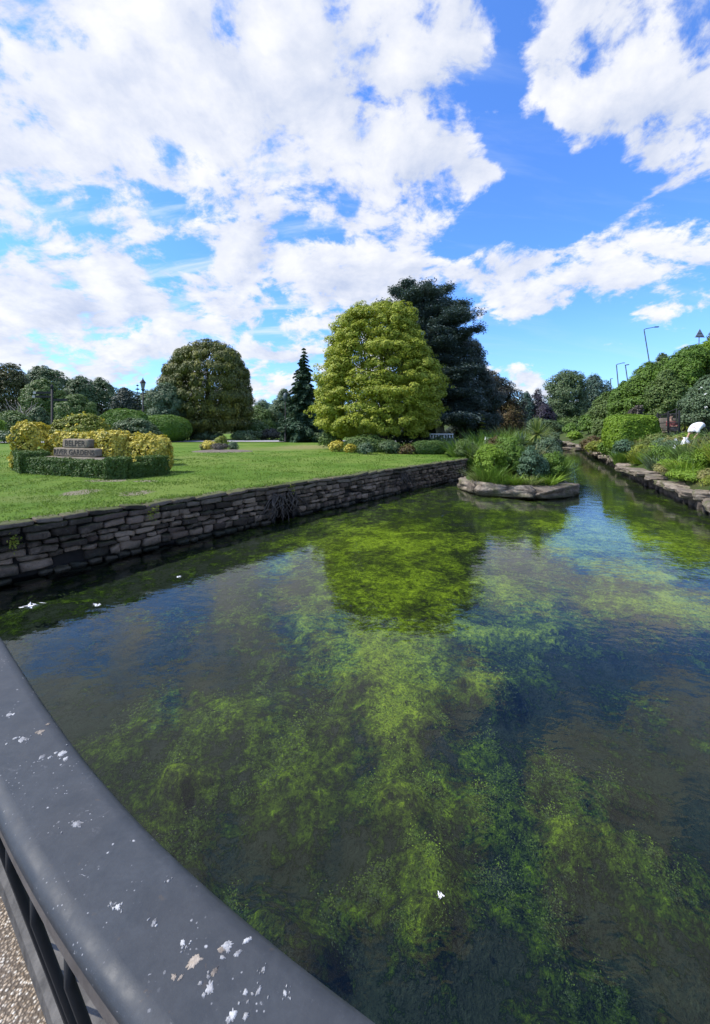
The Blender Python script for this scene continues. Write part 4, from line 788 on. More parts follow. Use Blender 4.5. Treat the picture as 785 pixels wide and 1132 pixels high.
# right background
tree('tall_round_tree', 'tall broad green tree closing the view up the river', 'tree', 92, [(413, 614, 640), (422, 607, 645), (434, 605, 648), (446, 606, 648), (458, 606, 650), (468, 608, 650)], M['mid'] if False else M['dark'], FL.replace('left', 'right'), trunk=627, leaf=2.4, layers=8, rc=5.0, lump=.55)
tree('dense_tree', 'dense dark green tree just right of the tall broad river tree', 'tree', 98, [(419, 648, 666), (430, 641, 672), (444, 640, 676), (458, 640, 676)], M['spruce'], FL.replace('left', 'right'), trunk=657, leaf=2.4, layers=8, rc=5, lump=.5)
tree('hillside_tree', 'dark green tree at the foot of the hill below the distant street lamps', 'tree', 100, [(434, 668, 690), (444, 664, 696), (456, 662, 694)], M['dark'], FL.replace('left', 'right'), leaf=2.4, layers=9, rc=5, lump=.3)
tree('purple_tree', 'slim purple leaved tree in the gap beyond the island', 'tree', 88, [(434, 590, 600), (444, 584, 604), (456, 586, 608)], M['purple'], leaf=2.3, layers=5, rc=4, lump=.4, inner=.1)
tree('low_purple_tree', 'low dusky purple tree right of the slim purple tree', 'tree', 84, [(450, 594, 610), (460, 590, 614), (470, 590, 616)], M['purple'], leaf=2.3, layers=8, rc=4, lump=.3)
tree('narrow_tree', 'narrow grey green tree left of the slim purple tree', 'tree', 86, [(438, 577, 587), (450, 573, 590), (462, 573, 592)], M['spruce'], leaf=2.3, layers=8, rc=4, lump=.3)
tree('rusty_tree', 'rusty green small tree at the foot of the copper tree', 'tree', 44, [(446, 556, 570), (456, 548, 577), (468, 546, 578)], M['olive'] if False else M['rust'], leaf=2.3, layers=7, rc=4, lump=.35)
conifer('golden_conifer', 'small bright golden conifer in front of the dark pine', 'conifer', 533, 457, 486, 33, 8, M['yellowgreen'], levels=8, per=7, n=240, droop=.2, leaf=2.6, zb=.3)
conifer('green_cone', 'soft green cone shaped conifer at the bend of the river', 'conifer', 645, 453, 484, 62, 12, M['greygreen'], levels=14, per=12, n=1400, droop=.35, zb=.4)

# ------------------------------------------------------------------ shrubs beyond the lawn
SH = 'shrubs along the far side of the park path'
topiary('clipped_shrub', 'smooth rounded lime green shrub beside the path, right of the sign bed', 'shrub', 150, 209, 459, GL - .05, 45, M['fresh'], SH, leaf=2.4, power=2.4, dep=.9, amp=.06)
shrub('laurel_shrub', 'dark green laurel with yellow tinged top at the left edge beyond the path', 'shrub', -14, 34, 453, 484, 46, M['mid'], SH, layers=9)
shrub('lime_shrub', 'yellow lime bush cut by the left edge of the view', 'shrub', -12, 5, 462, 482, 42, M['lime'], SH, layers=8)
shrub('red_shrub', 'low dull red shrub left of the golden variegated bush', 'shrub', 18, 36, 466, 484, 44, M['rust'], SH, layers=8)
shrub('grey_shrub', 'low grey green shrub beneath the left edge bushes', 'shrub', -6, 22, 474, 488, 40, M['greygreen'], SH, layers=7)
shrub('backing_shrub', 'dark green bush under the signpost arms', 'shrub', 30, 56, 448, 482, 52, M['dark'], SH, layers=8)
shrub('olive_shrub', 'olive green low bush in front of the yew trunk', 'shrub', 213, 250, 476, 488, 50, M['greygreen'], SH, layers=8)
shrub('dark_shrub', 'dark mounded bush under the right side of the yew', 'shrub', 254, 292, 474, 489, 50, M['dark'], SH, layers=8)
shrub('spreading_shrub', 'spreading grey green bush between yew and purple shrub', 'shrub', 262, 300, 462, 486, 56, M['mid'], SH, layers=8)
shrub('purple_shrub', 'dark purple brown shrub left of the plain lamp post', 'shrub', 284, 312, 473, 489, 51, M['copper'], SH, layers=8)
shrub('yellowish_shrub', 'yellow green shrub spreading behind the plain lamp post', 'shrub', 300, 336, 472, 489, 53, M['yellowgreen'], SH, layers=8)
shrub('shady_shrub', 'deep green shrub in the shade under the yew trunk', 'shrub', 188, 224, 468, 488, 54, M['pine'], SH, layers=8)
shrub('skirt_shrub', 'low green shrub at the foot of the conifer', 'shrub', 336, 366, 474, 489, 44, M['dark'], SH, layers=8)
# bed below the golden tree
BD = 'shrubs in the bed below the golden tree'
shrub('mixed_shrub', 'large mixed green shrub at the foot of the golden tree', 'shrub', 376, 432, 479, 503, 25.5, M['mid'], BD, layers=8, dep=.6)
shrub('bluish_shrub', 'grey blue leafy shrub with upright shoots right of the yellow border bush', 'shrub', 394, 414, 488, 504, 23.2, M['greygreen'], BD, layers=7)
shrub('leafy_shrub', 'dark green leafy shrub in the middle of the tree bed', 'shrub', 416, 446, 485, 504, 24, M['dark'], BD, layers=8)
shrub('yellow_shrub', 'bright yellow leaved border bush at the left end of the tree bed', 'shrub', 362, 382, 486, 499, 26, M['varieg'], BD, layers=7)
shrub('small_yellow_shrub', 'second smaller bright yellow bush, nearer the middle of the tree bed', 'shrub', 379, 394, 490, 502, 24.2, M['varieg'], BD, layers=7)
shrub('rusty_shrub', 'low rusty orange shrub left of the clipped hedge mound', 'shrub', 440, 460, 490, 504, 23.4, M['rust'], BD, layers=7)
topiary('hedge_mound', 'smooth clipped green hedge mound under the cedar trunk', 'hedge', 456, 493, 487, GL - .05, 23.6, M['box'], BD, leaf=2.2, power=3, dep=.6, amp=.04)
shrub('rear_mound', 'darker low bush behind the right end of the clipped mound', 'shrub', 468, 510, 481, 499, 27, M['dark'], BD, layers=8)
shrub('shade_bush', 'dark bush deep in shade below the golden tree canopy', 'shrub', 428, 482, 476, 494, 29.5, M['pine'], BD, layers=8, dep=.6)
shrub('pale_bush', 'loose pale green bush beneath the left branches of the golden tree', 'shrub', 352, 380, 474, 490, 29, M['mid'], BD, layers=7)
shrub('shade_filler', 'black green shrub added for the deep shade beneath the dark pine', 'shrub', 486, 548, 466, 486, 42.5, M['pine'], None, layers=10, dep=.4); shrub('shade_filler', 'dark shrub added for the shade behind the trunk of the golden tree', 'shrub', 372, 440, 464, 486, 38, M['pine'], None, layers=10, dep=.4); shrub('shade_filler', 'dark shrub added for the shade around the cedar trunk behind the balustrade', 'shrub', 436, 496, 462, 486, 40, M['pine'], None, layers=10, dep=.4)  # dark shrubs added to stand for the deep shade under the big trees
# balustrade
t = thing('balustrade', 'low white stone balustrade half hidden in shade beneath the cedar', 'balustrade', (*Wp(485, 484, 31)[:2], .2)); px = 31 / F; c = Wp(485, 480, 31)
b = MB(); b.box((c[0], 31, c[2] + .0), (2.3, .22, .10), 0, .1); b.build('coping_rail', M['white'], t, True); b = MB(); b.box((c[0], 31, c[2] - .62), (2.3, .26, .16), 0, .1); b.build('base_rail', M['white'], t, True)
for k in range(11):
    x = c[0] - 1.05 + k * .21; b = MB(); b.tube([(x, 31, c[2] + z) for z in (-.55, -.48, -.38, -.2, -.1, -.04)], [.06, .05, .09, .06, .04, .06], 10); b.build('baluster', M['white'], t, True)
# island bed on the lawn
def ground_at(v, h=GL): return F * (CAMZ - h) / (v - CV)
t = thing('flower_bed', 'oval bare earth flower bed cut into the lawn', 'flower bed', (*Wp(244, 499, ground_at(499))[:2], GL)); c = Wp(246, 498.7, ground_at(499)); v0, f0 = ICO(3)
b = MB(); vv = v0 * (2.0, 1.5, .16); vv[:, 2] += (fbm(vv * 4, 3, 4) - .5) * .05; b.add(vv + (c[0], c[1], GL - .045), f0); b.build('earth_mound', M['soil'], t, True)
FB = 'plants in the oval lawn bed'
shrub('yellow_bush', 'bright yellow bush in the oval lawn bed', 'shrub', 224, 240, 486, 498, 27, M['varieg'], FB, leaf=2.2, z0=GL)
shrub('heather_bush', 'low grey brown heather mound in the oval lawn bed', 'shrub', 232, 254, 488.5, 499, 26.4, M['heather'], FB, leaf=2.0, z0=GL)
shrub('green_bush', 'taller yellow green bush at the back of the oval lawn bed', 'shrub', 236, 252, 481, 497, 28.4, M['yellowgreen'], FB, leaf=2.2, z0=GL)
shrub('silver_bush', 'small silver green bush at the right end of the oval lawn bed', 'shrub', 252, 263, 487, 499, 27, M['greygreen'], FB, leaf=2.0, z0=GL)
shrub('cream_bush', 'little cream tipped bush at the left end of the oval lawn bed', 'shrub', 221, 229, 489, 497.5, 27.4, M['straw'], FB, leaf=2.0, z0=GL)

# ------------------------------------------------------------------ sign bed
H0, H1 = Wp(27, 0, 13.0)[:2], Wp(119, 0, 11.45)[:2]; hd = (H1 - H0) / np.linalg.norm(H1 - H0); hn = np.array([hd[1], -hd[0]]); hang = math.atan2(hd[1], hd[0])
def hedge_block(mbd, p0, p1, thick, ztop, rg_, z0=GL, leaf=.05, dens=2600):
    p0, p1 = np.asarray(p0, float), np.asarray(p1, float); d = p1 - p0; L_ = np.linalg.norm(d); d /= L_; nn = np.array([d[1], -d[0]]); h = ztop - z0
    faces = [(L_ * h, 0), (L_ * h, 1), (L_ * thick, 2), (thick * h, 3), (thick * h, 4)]
    for area, k in faces:
        m_ = int(area * dens); a, c = rg_.random(m_), rg_.random(m_)
        if k < 2: s, o, z = a * L_, np.full(m_, 0.0 if k == 0 else -thick), c * h; N = np.array([*(nn if k == 0 else -nn), 0])
        elif k == 2: s, o, z = a * L_, -c * thick, np.full(m_, h); N = np.array([0, 0, 1.0])
        else: s, o, z = np.full(m_, 0 if k == 3 else L_), -a * thick, c * h; N = np.array([*(d * (-1 if k == 3 else 1)), 0])
        P = np.column_stack([p0[0] + d[0] * s + nn[0] * o, p0[1] + d[1] * s + nn[1] * o, z0 + z]); jit = (fbm(P * 5.0, 3, 8) - .5) * .14 - rg_.random(m_) * .05; P = P + N * jit[:, None] + rg_.normal(size=(m_, 3)) * .012
        v, f = leaf_quads(P, N + rg_.normal(size=(m_, 3)) * .55 + (0, 0, .3), leaf * rg_.uniform(.6, 1.4, m_), leaf * .6, rg_); mbd.add(v, f)
    m_ = int(L_ * h * thick * 1500); s, o, z = rg_.random(m_) * L_, -rg_.random(m_) * thick, rg_.random(m_) * h * .95
    P = np.column_stack([p0[0] + d[0] * s + nn[0] * o, p0[1] + d[1] * s + nn[1] * o, z0 + z]); v, f = leaf_quads(P, rg_.normal(size=(m_, 3)), leaf * 1.8, leaf * 1.3, rg_); mbd.add(v, f)
rgh = np.random.default_rng(21)
HG = 'clipped hedge blocks round the garden sign'
H2 = Wp(142, 0, 11.6)[:2]; H3 = Wp(168, 0, 12.2)[:2]; H4 = Wp(188, 0, 12.85)[:2]; HL = Wp(13, 0, 14.4)[:2]
def zt(v, Y): return CAMZ - (v - CV) * Y / F
for nm, lab, p0, p1, th, ztop in (('box_hedge', 'low dark clipped hedge running along the front of the garden sign', H0 + hd * .02, H1, .55, zt(508.5, 12.2)), ('box_hedge', 'clipped hedge block stepping forward at the nearest corner of the sign bed', H1 + hd * .03 + hn * .12, H2 + (0, -.12), .65, zt(506.5, 11.5)),
    ('box_hedge', 'lowest clipped hedge stretch under the right variegated bush', H2 + (.02, 0), H3, .5, zt(512.5, 11.9)), ('box_hedge', 'taller square hedge block at the right end of the sign bed', H3 + (.03, -.1), H4 + (0, -.05), .6, zt(504.5, 12.5)),
    ('box_hedge', 'hedge block at the left end of the sign bed', HL, H0 + (-.12, -.05), .8, zt(499, 13.8))):
    o = thing(nm, lab, 'hedge', (*((p0 + p1) / 2), GL), HG); b = MB(); hedge_block(b, p0, p1, th, ztop, rgh); b.build('foliage', M['box'], o)
    b = MB(); d_ = (p1 - p0) / np.linalg.norm(p1 - p0); n_ = np.array([d_[1], -d_[0]])
    for k in range(4): q = p0 + (p1 - p0) * (k + .5) / 4 - n_ * th / 2; b.tube([(q[0], q[1], GL - .05), (q[0], q[1], ztop - .15)], [.025, .012], 6)
    b.build('stem', M['bark'], o, True)
# the sign itself
sc0 = (H0 + H1) / 2 - hn * .72 - hd * .40; srz = hang
t = thing('garden_sign', 'carved stone sign reading BELPER RIVER GARDENS on a stone plinth', 'sign', (sc0[0], sc0[1], GL))
YS = sc0[1]; zp = zt(511.8, YS); z1, z2, z3 = zt(504.6, YS), zt(495.0, YS), zt(485.2, YS); pxs = YS / F
def sbox(mt, nm, w_, d_, za, zb_, off=0.0, fwd=0.0):
    c = sc0 + hd * off + hn * fwd; b = MB(); v, f = RB(14, 6); v = v * (w_ / 2, d_ / 2, (zb_ - za) / 2); v = v + (np.stack([fbm(v * 6 + q * 9, 3, 2) for q in range(3)], 1) - .5) * .012
    cs, sn = math.cos(srz), math.sin(srz); v = v @ np.array([[cs, sn, 0], [-sn, cs, 0], [0, 0, 1]]); b.add(v + (c[0], c[1], (za + zb_) / 2), f); return b.build(nm, M[mt], t, True)
sbox('plinth', 'plinth', 2.95, .55, GL - .05, z1, .10); lo = sbox('sign', 'lower_slab', 2.12, .24, z1 + .002, z2, -.02, .05); up = sbox('sign', 'upper_slab', 1.28, .22, z2 + .002, z3, .02, .04)
def letters(txt, w_, h_, zc, off, fwd, par):
    cu = bpy.data.curves.new('lettering', 'FONT'); cu.body = txt; cu.align_x = 'CENTER'; cu.align_y = 'CENTER'; cu.size = 1; cu.extrude = .02; cu.space_character = 1.05; cu.offset = .012
    tmp = bpy.data.objects.new('lettering_curve', cu); COL.objects.link(tmp); bpy.context.view_layer.update(); me = bpy.data.meshes.new_from_object(tmp.evaluated_get(bpy.context.evaluated_depsgraph_get())); dm = tmp.dimensions.copy(); bpy.data.objects.remove(tmp)
    o = bpy.data.objects.new('lettering', me); COL.objects.link(o); o.scale = (w_ / dm.x, h_ / dm.y, .15)
    c = sc0 + hd * off + hn * fwd; q = par; pl = Vector((0, 0, 0))
    while q is not None: pl += q.location; q = q.parent
    o.location = Vector((c[0], c[1], zc)) - pl; o.rotation_euler = (R(90), 0, srz); o.parent = par; me.materials.clear(); me.materials.append(M['letter'])
letters('BELPER', .98, (z3 - z2) * .62, (z2 + z3) / 2, .02, .1525, up); letters('RIVER GARDENS', 1.98, (z2 - z1) * .60, (z1 + z2) / 2, -.02, .1725, lo)
VG = 'variegated bushes round the garden sign'
topiary('variegated_bush', 'golden variegated bush on the left of the garden sign', 'bush', 18, 52, 467, GL, 14.6, M['varieg'], VG, leaf=3.3, layers=3, power=2.8, amp=.30, dep=.9)
topiary('variegated_bush', 'golden variegated bush directly right of the sign slabs', 'bush', 97, 146, 476, GL, 13.3, M['varieg'], VG, leaf=3.3, layers=3, power=2.8, amp=.30, dep=.6)
topiary('variegated_bush', 'golden variegated bush at the right end of the sign bed', 'bush', 130, 189, 481, GL, 13.4, M['varieg'], VG, leaf=3.3, layers=3, power=2.9, amp=.28, dep=.5)
topiary('variegated_bush', 'little golden bush showing above the upper sign slab', 'bush', 58, 106, 476, GL, 14.6, M['varieg'], VG, leaf=3.3, layers=3, power=2.8, amp=.28, dep=.5)
shrub('flowering_bush', 'broad yellow green bush dotted with yellow flowers behind the sign', 'bush', 54, 128, 454.5, 500, 15.8, M['yellowgreen'], leaf=3.0, layers=9, rc=6, lump=.14, dep=.7, flowers=('yellowflower', 90, 2.6))
shrub('glossy_bush', 'dark green glossy bush behind the right variegated bush', 'bush', 114, 184, 459, 500, 16.4, M['dark'], leaf=3.0, layers=9, rc=6, lump=.16, dep=.6)
topiary('rear_bush', 'fresh green bush at the back of the sign bed', 'bush', 110, 166, 452, GL, 19, M['fresh'], leaf=2.6, power=2.4, dep=.6, amp=.08)
shrub('corner_bush', 'small yellow green bush above the left hedge block', 'bush', 15, 34, 484, 508, 14.6, M['yellowgreen'], leaf=3.0, layers=8, rc=5, dep=.8)

# ------------------------------------------------------------------ posts, lamps, signs
px = 22 / F; c = Wp(57.5, 504, 22); t = thing('fingerpost', 'black fingerpost with three pointing arms behind the sign bed', 'signpost', (c[0], 22, GL))
b = MB(); zt_ = CAMZ + (CV - 430) * px; b.tube([(c[0], 22, GL), (c[0], 22, GL + .5), (c[0], 22, GL + .52), (c[0], 22, zt_)], [.085, .085, .055, .05], 12); b.build('post', M['blackmetal'], t, True); b = MB(); b.tube([(c[0], 22, zt_), (c[0], 22, zt_ + .04), (c[0], 22, zt_ + .12), (c[0], 22, zt_ + .2), (c[0], 22, zt_ + .25)], [.03, .06, .085, .05, .01], 10); b.build('finial', M['blackmetal'], t, True)
for (u0, u1, v, mt, dy) in ((38, 56.5, 434, 'fingersign', .1), (38, 56.5, 438.5, 'fingersign', -.1), (58.5, 73, 442, 'fingersign', .05)):
    a, e = Wp(u0, v, 22), Wp(u1, v, 22); b = MB(); b.box(((a[0] + e[0]) / 2, 22 + dy * .3, a[2]), (e[0] - a[0], .03, .12), 0); o = b.build('arm', M[mt], t); q = MB(); tip = a if u0 < 50 else e
    q.box((tip[0], 22 + dy * .3 - .02, tip[2]), (.15, .02, .13), 0); q.build('arm_end', M['palesign' if u0 < 50 else 'fingersign'], o)
def lamp_park(u, vt, Y, lantern, label):
    px = Y / F; x = (u - CU) * px; z0 = gz(x, Y); z1 = CAMZ - (vt - CV) * px; t = thing('lamp_post', label, 'lamp post', (x, Y, z0), 'lamp posts in the park'); b = MB(); H = z1 - z0
    b.tube([(x, Y, z0), (x, Y, z0 + .12), (x, Y, z0 + .14), (x, Y, z0 + 1.1), (x, Y, z0 + 1.15), (x, Y, z1 - .9)], [.16, .16, .11, .10, .06, .045], 12); b.build('post', M['blackmetal'], t, True)
    if lantern:
        b = MB(); b.tube([(x, Y, z1 - .72), (x, Y, z1 - .30)], [.09, .17], 6); b.build('lantern', M['lampglass'], t); b = MB(); b.tube([(x, Y, z1 - .30), (x, Y, z1 - .27), (x, Y, z1 - .10), (x, Y, z1 - .04), (x, Y, z1 + .1)], [.21, .21, .10, .05, .015], 6); b.build('lantern_roof', M['blackmetal'], t)
        b = MB(); b.box((x, Y, z1 - 1.05), (.75, .035, .035)); b.build('ladder_bar', M['blackmetal'], t); b = MB()
        for k in range(6): a = k / 6 * 6.283; b.tube([(x + .09 * math.cos(a), Y + .09 * math.sin(a), z1 - .72), (x + .175 * math.cos(a), Y + .175 * math.sin(a), z1 - .30)], .016, 5)
        b.tube([(x, Y, z1 - .92), (x, Y, z1 - .74)], [.05, .14], 6); b.build('lantern_frame', M['blackmetal'], t)
    else:
        b = MB(); b.tube([(x, Y, z1 - .92), (x, Y, z1 - .8), (x, Y, z1 - .45), (x, Y, z1 - .1), (x, Y, z1)], [.06, .16, .26, .18, .02], 12); b.build('lamp_head', M['greymetal'], t, True)
lamp_park(158, 419, 30, True, 'black heritage lantern lamp post left of the yew'); lamp_park(315.5, 434, 44, False, 'plain black park lamp post beside the conifer')
def lamp_road(u0, v0, u1, v1, Y, arm, label):
    px = Y / F; a, e = Wp(u0, v0, Y), Wp(u1, v1, Y); zb = HR(e[0], Y); d = (a - e) / (a[2] - e[2]); base = e + d * (zb - e[2]); t = thing('street_lamp', label, 'street lamp', tuple(base), 'street lamps on the hill road'); b = MB()
    r = .085 * Y / 60; b.tube([base, base + d * 1.2, base + d * 1.25, a - d * .25, a], [r * 1.5, r * 1.5, r, r * .8, r * .7], 8); b.build('pole', M['greymetal'], t, True)
    if arm: b = MB(); b.tube([a - d * .05, a + (.25, 0, .08), a + (arm * px * .75, 0, .30)], [r * .6, r * .6, r * .5], 8); b.build('arm', M['greymetal'], t, True); b = MB(); b.box(tuple(a + (arm * px * .86, 0, .32)), (arm * px * .32, .3, .12), 0, .1); b.build('lamp_head', M['greymetal'], t, True)
    else: b = MB(); b.box(tuple(a + (0, -.4, .05)), (.3, .9, .14), 0, .1); b.build('lamp_head', M['greymetal'], t, True)
lamp_road(712, 364, 718.5, 404, 55, 16, 'nearest and tallest street lamp on the hill road with its arm to the right')
lamp_road(681.5, 403, 684.5, 436, 78, 9, 'street lamp with short arm, middle of the hill road row'); lamp_road(691.5, 404, 694, 422, 70, 0, 'armless looking street lamp right beside the short armed one'); lamp_road(675, 419, 675.5, 432, 108, 0, 'farthest small street lamp on the hill road')
Y = 42; px = Y / F; c = Wp(773, 369.5, Y); t = thing('road_sign', 'triangular road sign seen from behind on top of the hedge bank', 'road sign', (c[0], Y, HR(c[0], Y))); b = MB(); b.tube([(c[0] - .1, Y, HR(c[0], Y)), (c[0], Y, c[2] + .4)], .045, 8); b.build('post', M['greymetal'], t, True)
b = MB(); r = .60; tri = [(math.sin(a) * r, math.cos(a) * r) for a in (0, 2.094, 4.189)]; V = [(c[0] + x, Y + s, c[2] - .05 + z) for s in (-.06, -.09) for x, z in tri]; b.add(V, [np.array([[0, 1, 2], [3, 5, 4]]), np.array([[0, 3, 4, 1], [1, 4, 5, 2], [2, 5, 3, 0]])]); b.build('plate', M['signback'], t)
for k in (.12, -.18): b = MB(); b.box((c[0], Y - .11, c[2] - .05 + k), (.55 - k, .03, .05)); b.build('channel', M['greymetal'], t)

# ------------------------------------------------------------------ island
def rock(name, label, cat, c, dim, rz, mat, seed, group=None, rough=.25, flat=5, tilt=(0, 0)):
    v, f = RB(9, 10); v = v.copy(); sk_ = np.random.default_rng(seed); v[:, 0] *= 1 + v[:, 1] * sk_.normal() * .18; v[:, 1] *= 1 + v[:, 0] * sk_.normal() * .25; v[:, 2] *= 1 + v[:, 0] * sk_.normal() * .2; v += (np.stack([fbm(v * 1.3 + seed * 3.1 + q * 17, 4, seed) for q in range(3)], 1) - .5) * rough * 2.2; v += (np.stack([fbm(v * 4.5 + seed + q * 7, 5, seed, .62) for q in range(3)], 1) - .5) * rough * 1.1
    v = v * np.array(dim) / 2; m_ = np.array(Matrix.Rotation(rz, 3, 'Z') @ Matrix.Rotation(tilt[0], 3, 'X') @ Matrix.Rotation(tilt[1], 3, 'Y')); b = MB(); b.add(v @ m_.T + np.array(c), f); o = b.build(name, mat, None, True)
    me = o.data; me.transform(Matrix.Translation(-Vector(c))); o.location = c; return tag(o, label, cat, group)
IC = np.array([6.15, 15.9]); IR = (1.95, 2.1); IT = -.10
b = MB(); v0, f0 = ICO(4); vv = v0 * (IR[0] * .96, IR[1] * .96, 1.0); vv[:, 2] = np.clip(vv[:, 2], -1, .45) * .8; vv += (np.stack([fbm(vv * 2 + q * 5, 3, 6) for q in range(3)], 1) - .5) * .15; b.add(vv + (*IC, WZ + .10), f0); tag(b.build('island', M['bank'], smooth=True), kind='structure')
IG = 'rocks edging the planted island'; IS = [('broad pale flat rock at the front left of the island', -120, 2.2, 1.25, .50, .05), ('pale yellowish flat rock at the front right of the island', -62, 2.0, 1.2, .46, .02), ('rock at the left corner of the island nearest the pond wall', -168, 1.4, 1.0, .5, 0), ('rock at the right corner of the island by the open channel', -22, 1.4, 1.0, .42, .0),
      ('rock on the hidden far right side of the island', 35, 1.4, .7, .45, 0), ('rock on the far left side of the island', 150, 1.3, .7, .45, 0)]
for k, (lab, ang, ln, dp, ht, dz) in enumerate(IS):
    a = R(ang); c = IC + np.array([math.cos(a) * IR[0] * .80, math.sin(a) * IR[1] * .80]); rock('island_rock', lab, 'rock', (c[0], c[1], WZ + .17 + dz), (ln, dp, ht * .86), a + math.pi / 2 + .1, M['slab'], 30 + k, IG, .25)
for k in range(16):
    a = R(-170 + k * 10.7); c = IC + np.array([math.cos(a) * IR[0] * .90, math.sin(a) * IR[1] * .92]); rock('underwater_stone', 'small dark mossy stone under the lip of the island rocks', 'stone', (c[0], c[1], WZ - .02), (.42, .36, .32), a + 1.57, M['rockdark'], 60 + k, 'stones at the waterline of the island', .25)
IP = 'plants growing on the island'; IZ = WZ + .40
shrub('leafy_plant', 'fresh green leafy plant at the front right of the island', 'plant', 598, 624, 498, 532, 15.0, M['fresh'], IP, leaf=3.2, layers=6, updir=.8, z0=IZ, rc=5, nstem=3, asp=.4)
shrub('leafy_plant', 'bluish green leafy plant at the front middle of the island', 'plant', 570, 606, 494, 534, 14.9, M['bluefol'], IP, leaf=3.2, layers=6, updir=.8, z0=IZ - .05, rc=5, nstem=3, asp=.4)
shrub('leafy_plant', 'yellow green plant filling the left of the island', 'plant', 523, 560, 488, 527, 15.2, M['lime'], IP, leaf=3.0, layers=6, updir=.8, z0=IZ, rc=5, nstem=3, asp=.4)
shrub('leafy_plant', 'bright green plant left of the middle of the island', 'plant', 544, 584, 481, 530, 15.5, M['fresh'], IP, leaf=3.0, layers=6, updir=.8, z0=IZ, rc=5, nstem=3, asp=.4)
shrub('leafy_plant', 'grey green plant at the right rear of the island', 'plant', 584, 622, 480, 524, 16.4, M['greygreen'], IP, leaf=3.0, layers=6, updir=.8, z0=IZ, rc=5, nstem=3, asp=.4)
shrub('flower_spire_plant', 'brown tipped seeding plant on the left top of the island', 'plant', 536, 566, 479, 516, 16.0, M['rust'], IP, leaf=2.6, layers=4, updir=.9, z0=IZ, rc=5, nstem=3, asp=.35)
tuft('grass_clump', 'tall yellow green grass clump at the rear left of the island', 'grass clump', 552, 522, 16.4, 16, 42, M['reed'], IP, n=420, z0=IZ); tuft('grass_clump', 'pale grass clump in the middle of the island', 'grass clump', 578, 526, 15.8, 15, 40, M['straw'], IP, n=260, z0=IZ)
tuft('grass_clump', 'low green grass clump at the front left edge of the island', 'grass clump', 541, 530, 14.6, 14, 26, M['fresh'], IP, n=300, z0=IZ - .05); tuft('grass_clump', 'green grass clump on the right rim of the island', 'grass clump', 612, 528, 15.4, 12, 32, M['fresh'], IP, n=300, z0=IZ)
for lab, u, Y_, rp, hp, mt in (('fine grass tuft hanging over the front left island rock', 553, 14.25, 10, 18, 'fresh'), ('yellowish grass tuft at the front middle rim of the island', 585, 14.1, 9, 16, 'reed'), ('green tuft over the front right island rock', 606, 14.3, 9, 17, 'lime'), ('grass tuft by the left corner rock of the island', 532, 14.9, 9, 20, 'reed'), ('bright grass tuft between the two front island rocks', 570, 14.15, 8, 15, 'lime')):
    tuft('grass_tuft', lab, 'grass clump', u, 0, Y_, rp, hp, M[mt], IP, n=160, z0=WZ + .36, wpx=.9, lean=.7, bend=.8)
def spiky(name, label, u, v, Y, rpx, n, mat, zb, group=None):
    SEED[0] += 1; rg_ = np.random.default_rng(SEED[0]); px = Y / F; c = Wp(u, v, Y); t = thing(name, label, 'palm', (c[0], Y, zb), group); b = MB(); b.tube([(c[0], Y, zb), (c[0] + .03, Y, (zb + c[2]) / 2), (c[0], Y, c[2])], [.09, .07, .06], 8); b.build('trunk', M['bark'], t, True)
    a = rg_.uniform(0, 6.28, n); e = rg_.uniform(-.5, 1.5, n); D = np.column_stack([np.cos(a) * np.cos(e), np.sin(a) * np.cos(e), np.sin(e)]); S_ = np.column_stack([-np.sin(a), np.cos(a), np.zeros(n)]); L_ = rpx * px * rg_.uniform(.8, 1.15, n); V = []
    for k in range(4): q = k / 3; p = c + D * (L_ * q)[:, None]; p[:, 2] -= L_ * .22 * q * q * np.cos(e); wv = .075 * (1 - q) ** .7 + .008; V += [p - S_ * wv / 2, p + S_ * wv / 2]
    V = np.stack(V, 1).reshape(-1, 3); bb = np.arange(n)[:, None] * 8; b = MB(); b.add(V, np.concatenate([bb + np.array([[2 * k, 2 * k + 1, 2 * k + 3, 2 * k + 2]]) for k in range(3)])); b.build('fronds', M[mat], t)
spiky('cabbage_palm', 'spiky cabbage palm rising from the back of the island', 594, 480, 17.0, 20, 120, 'reed', IZ, IP); spiky('small_palm', 'smaller spiky palm left of the tall cabbage palm', 577, 490, 16.6, 15, 80, 'greygreen', IZ, IP)

# ------------------------------------------------------------------ left shore beyond the wall end: reeds and perennials
RS = 'plants on the shore behind the island'
shrub('reed_bed_shrub', 'dark green upright shrub just past the end of the pond wall', 'shrub', 500, 530, 484, 514, 22, M['mid'], RS, leaf=2.6, updir=.8, layers=8, z0=-.1, asp=.4)
tuft('reed_clump', 'tall green reeds beside the end of the pond wall', 'reeds', 520, 510, 22.4, 24, 30, M['fresh'], RS, n=600, z0=-.3); tuft('reed_clump', 'reeds behind the left side of the island', 'reeds', 545, 504, 26, 34, 30, M['fresh'], RS, n=800, z0=-.1)
tuft('reed_clump', 'paler reeds further up the shore behind the island palm', 'reeds', 575, 500, 31, 30, 28, M['reed'], RS, n=700, z0=0); shrub('shore_shrub', 'broad mid green shrub mass between reeds and copper tree', 'shrub', 522, 572, 478, 500, 33, M['fresh'], RS, layers=8, dep=.5)
shrub('shore_shrub', 'green shrub by the far channel right of the cabbage palm', 'shrub', 596, 622, 476, 496, 42, M['greygreen'], RS, layers=8, dep=.8); shrub('shore_shrub', 'pale spiky green shrub behind the cabbage palm', 'shrub', 566, 602, 474, 494, 39, M['reed'], RS, layers=8, dep=.7, updir=.7, asp=.4)
shrub('white_flower_plant', 'plant with a cluster of white flowers behind the island', 'plant', 533, 548, 484, 500, 24, M['greygreen'], RS, layers=6, flowers=('whiteflower', 26, 2.0))
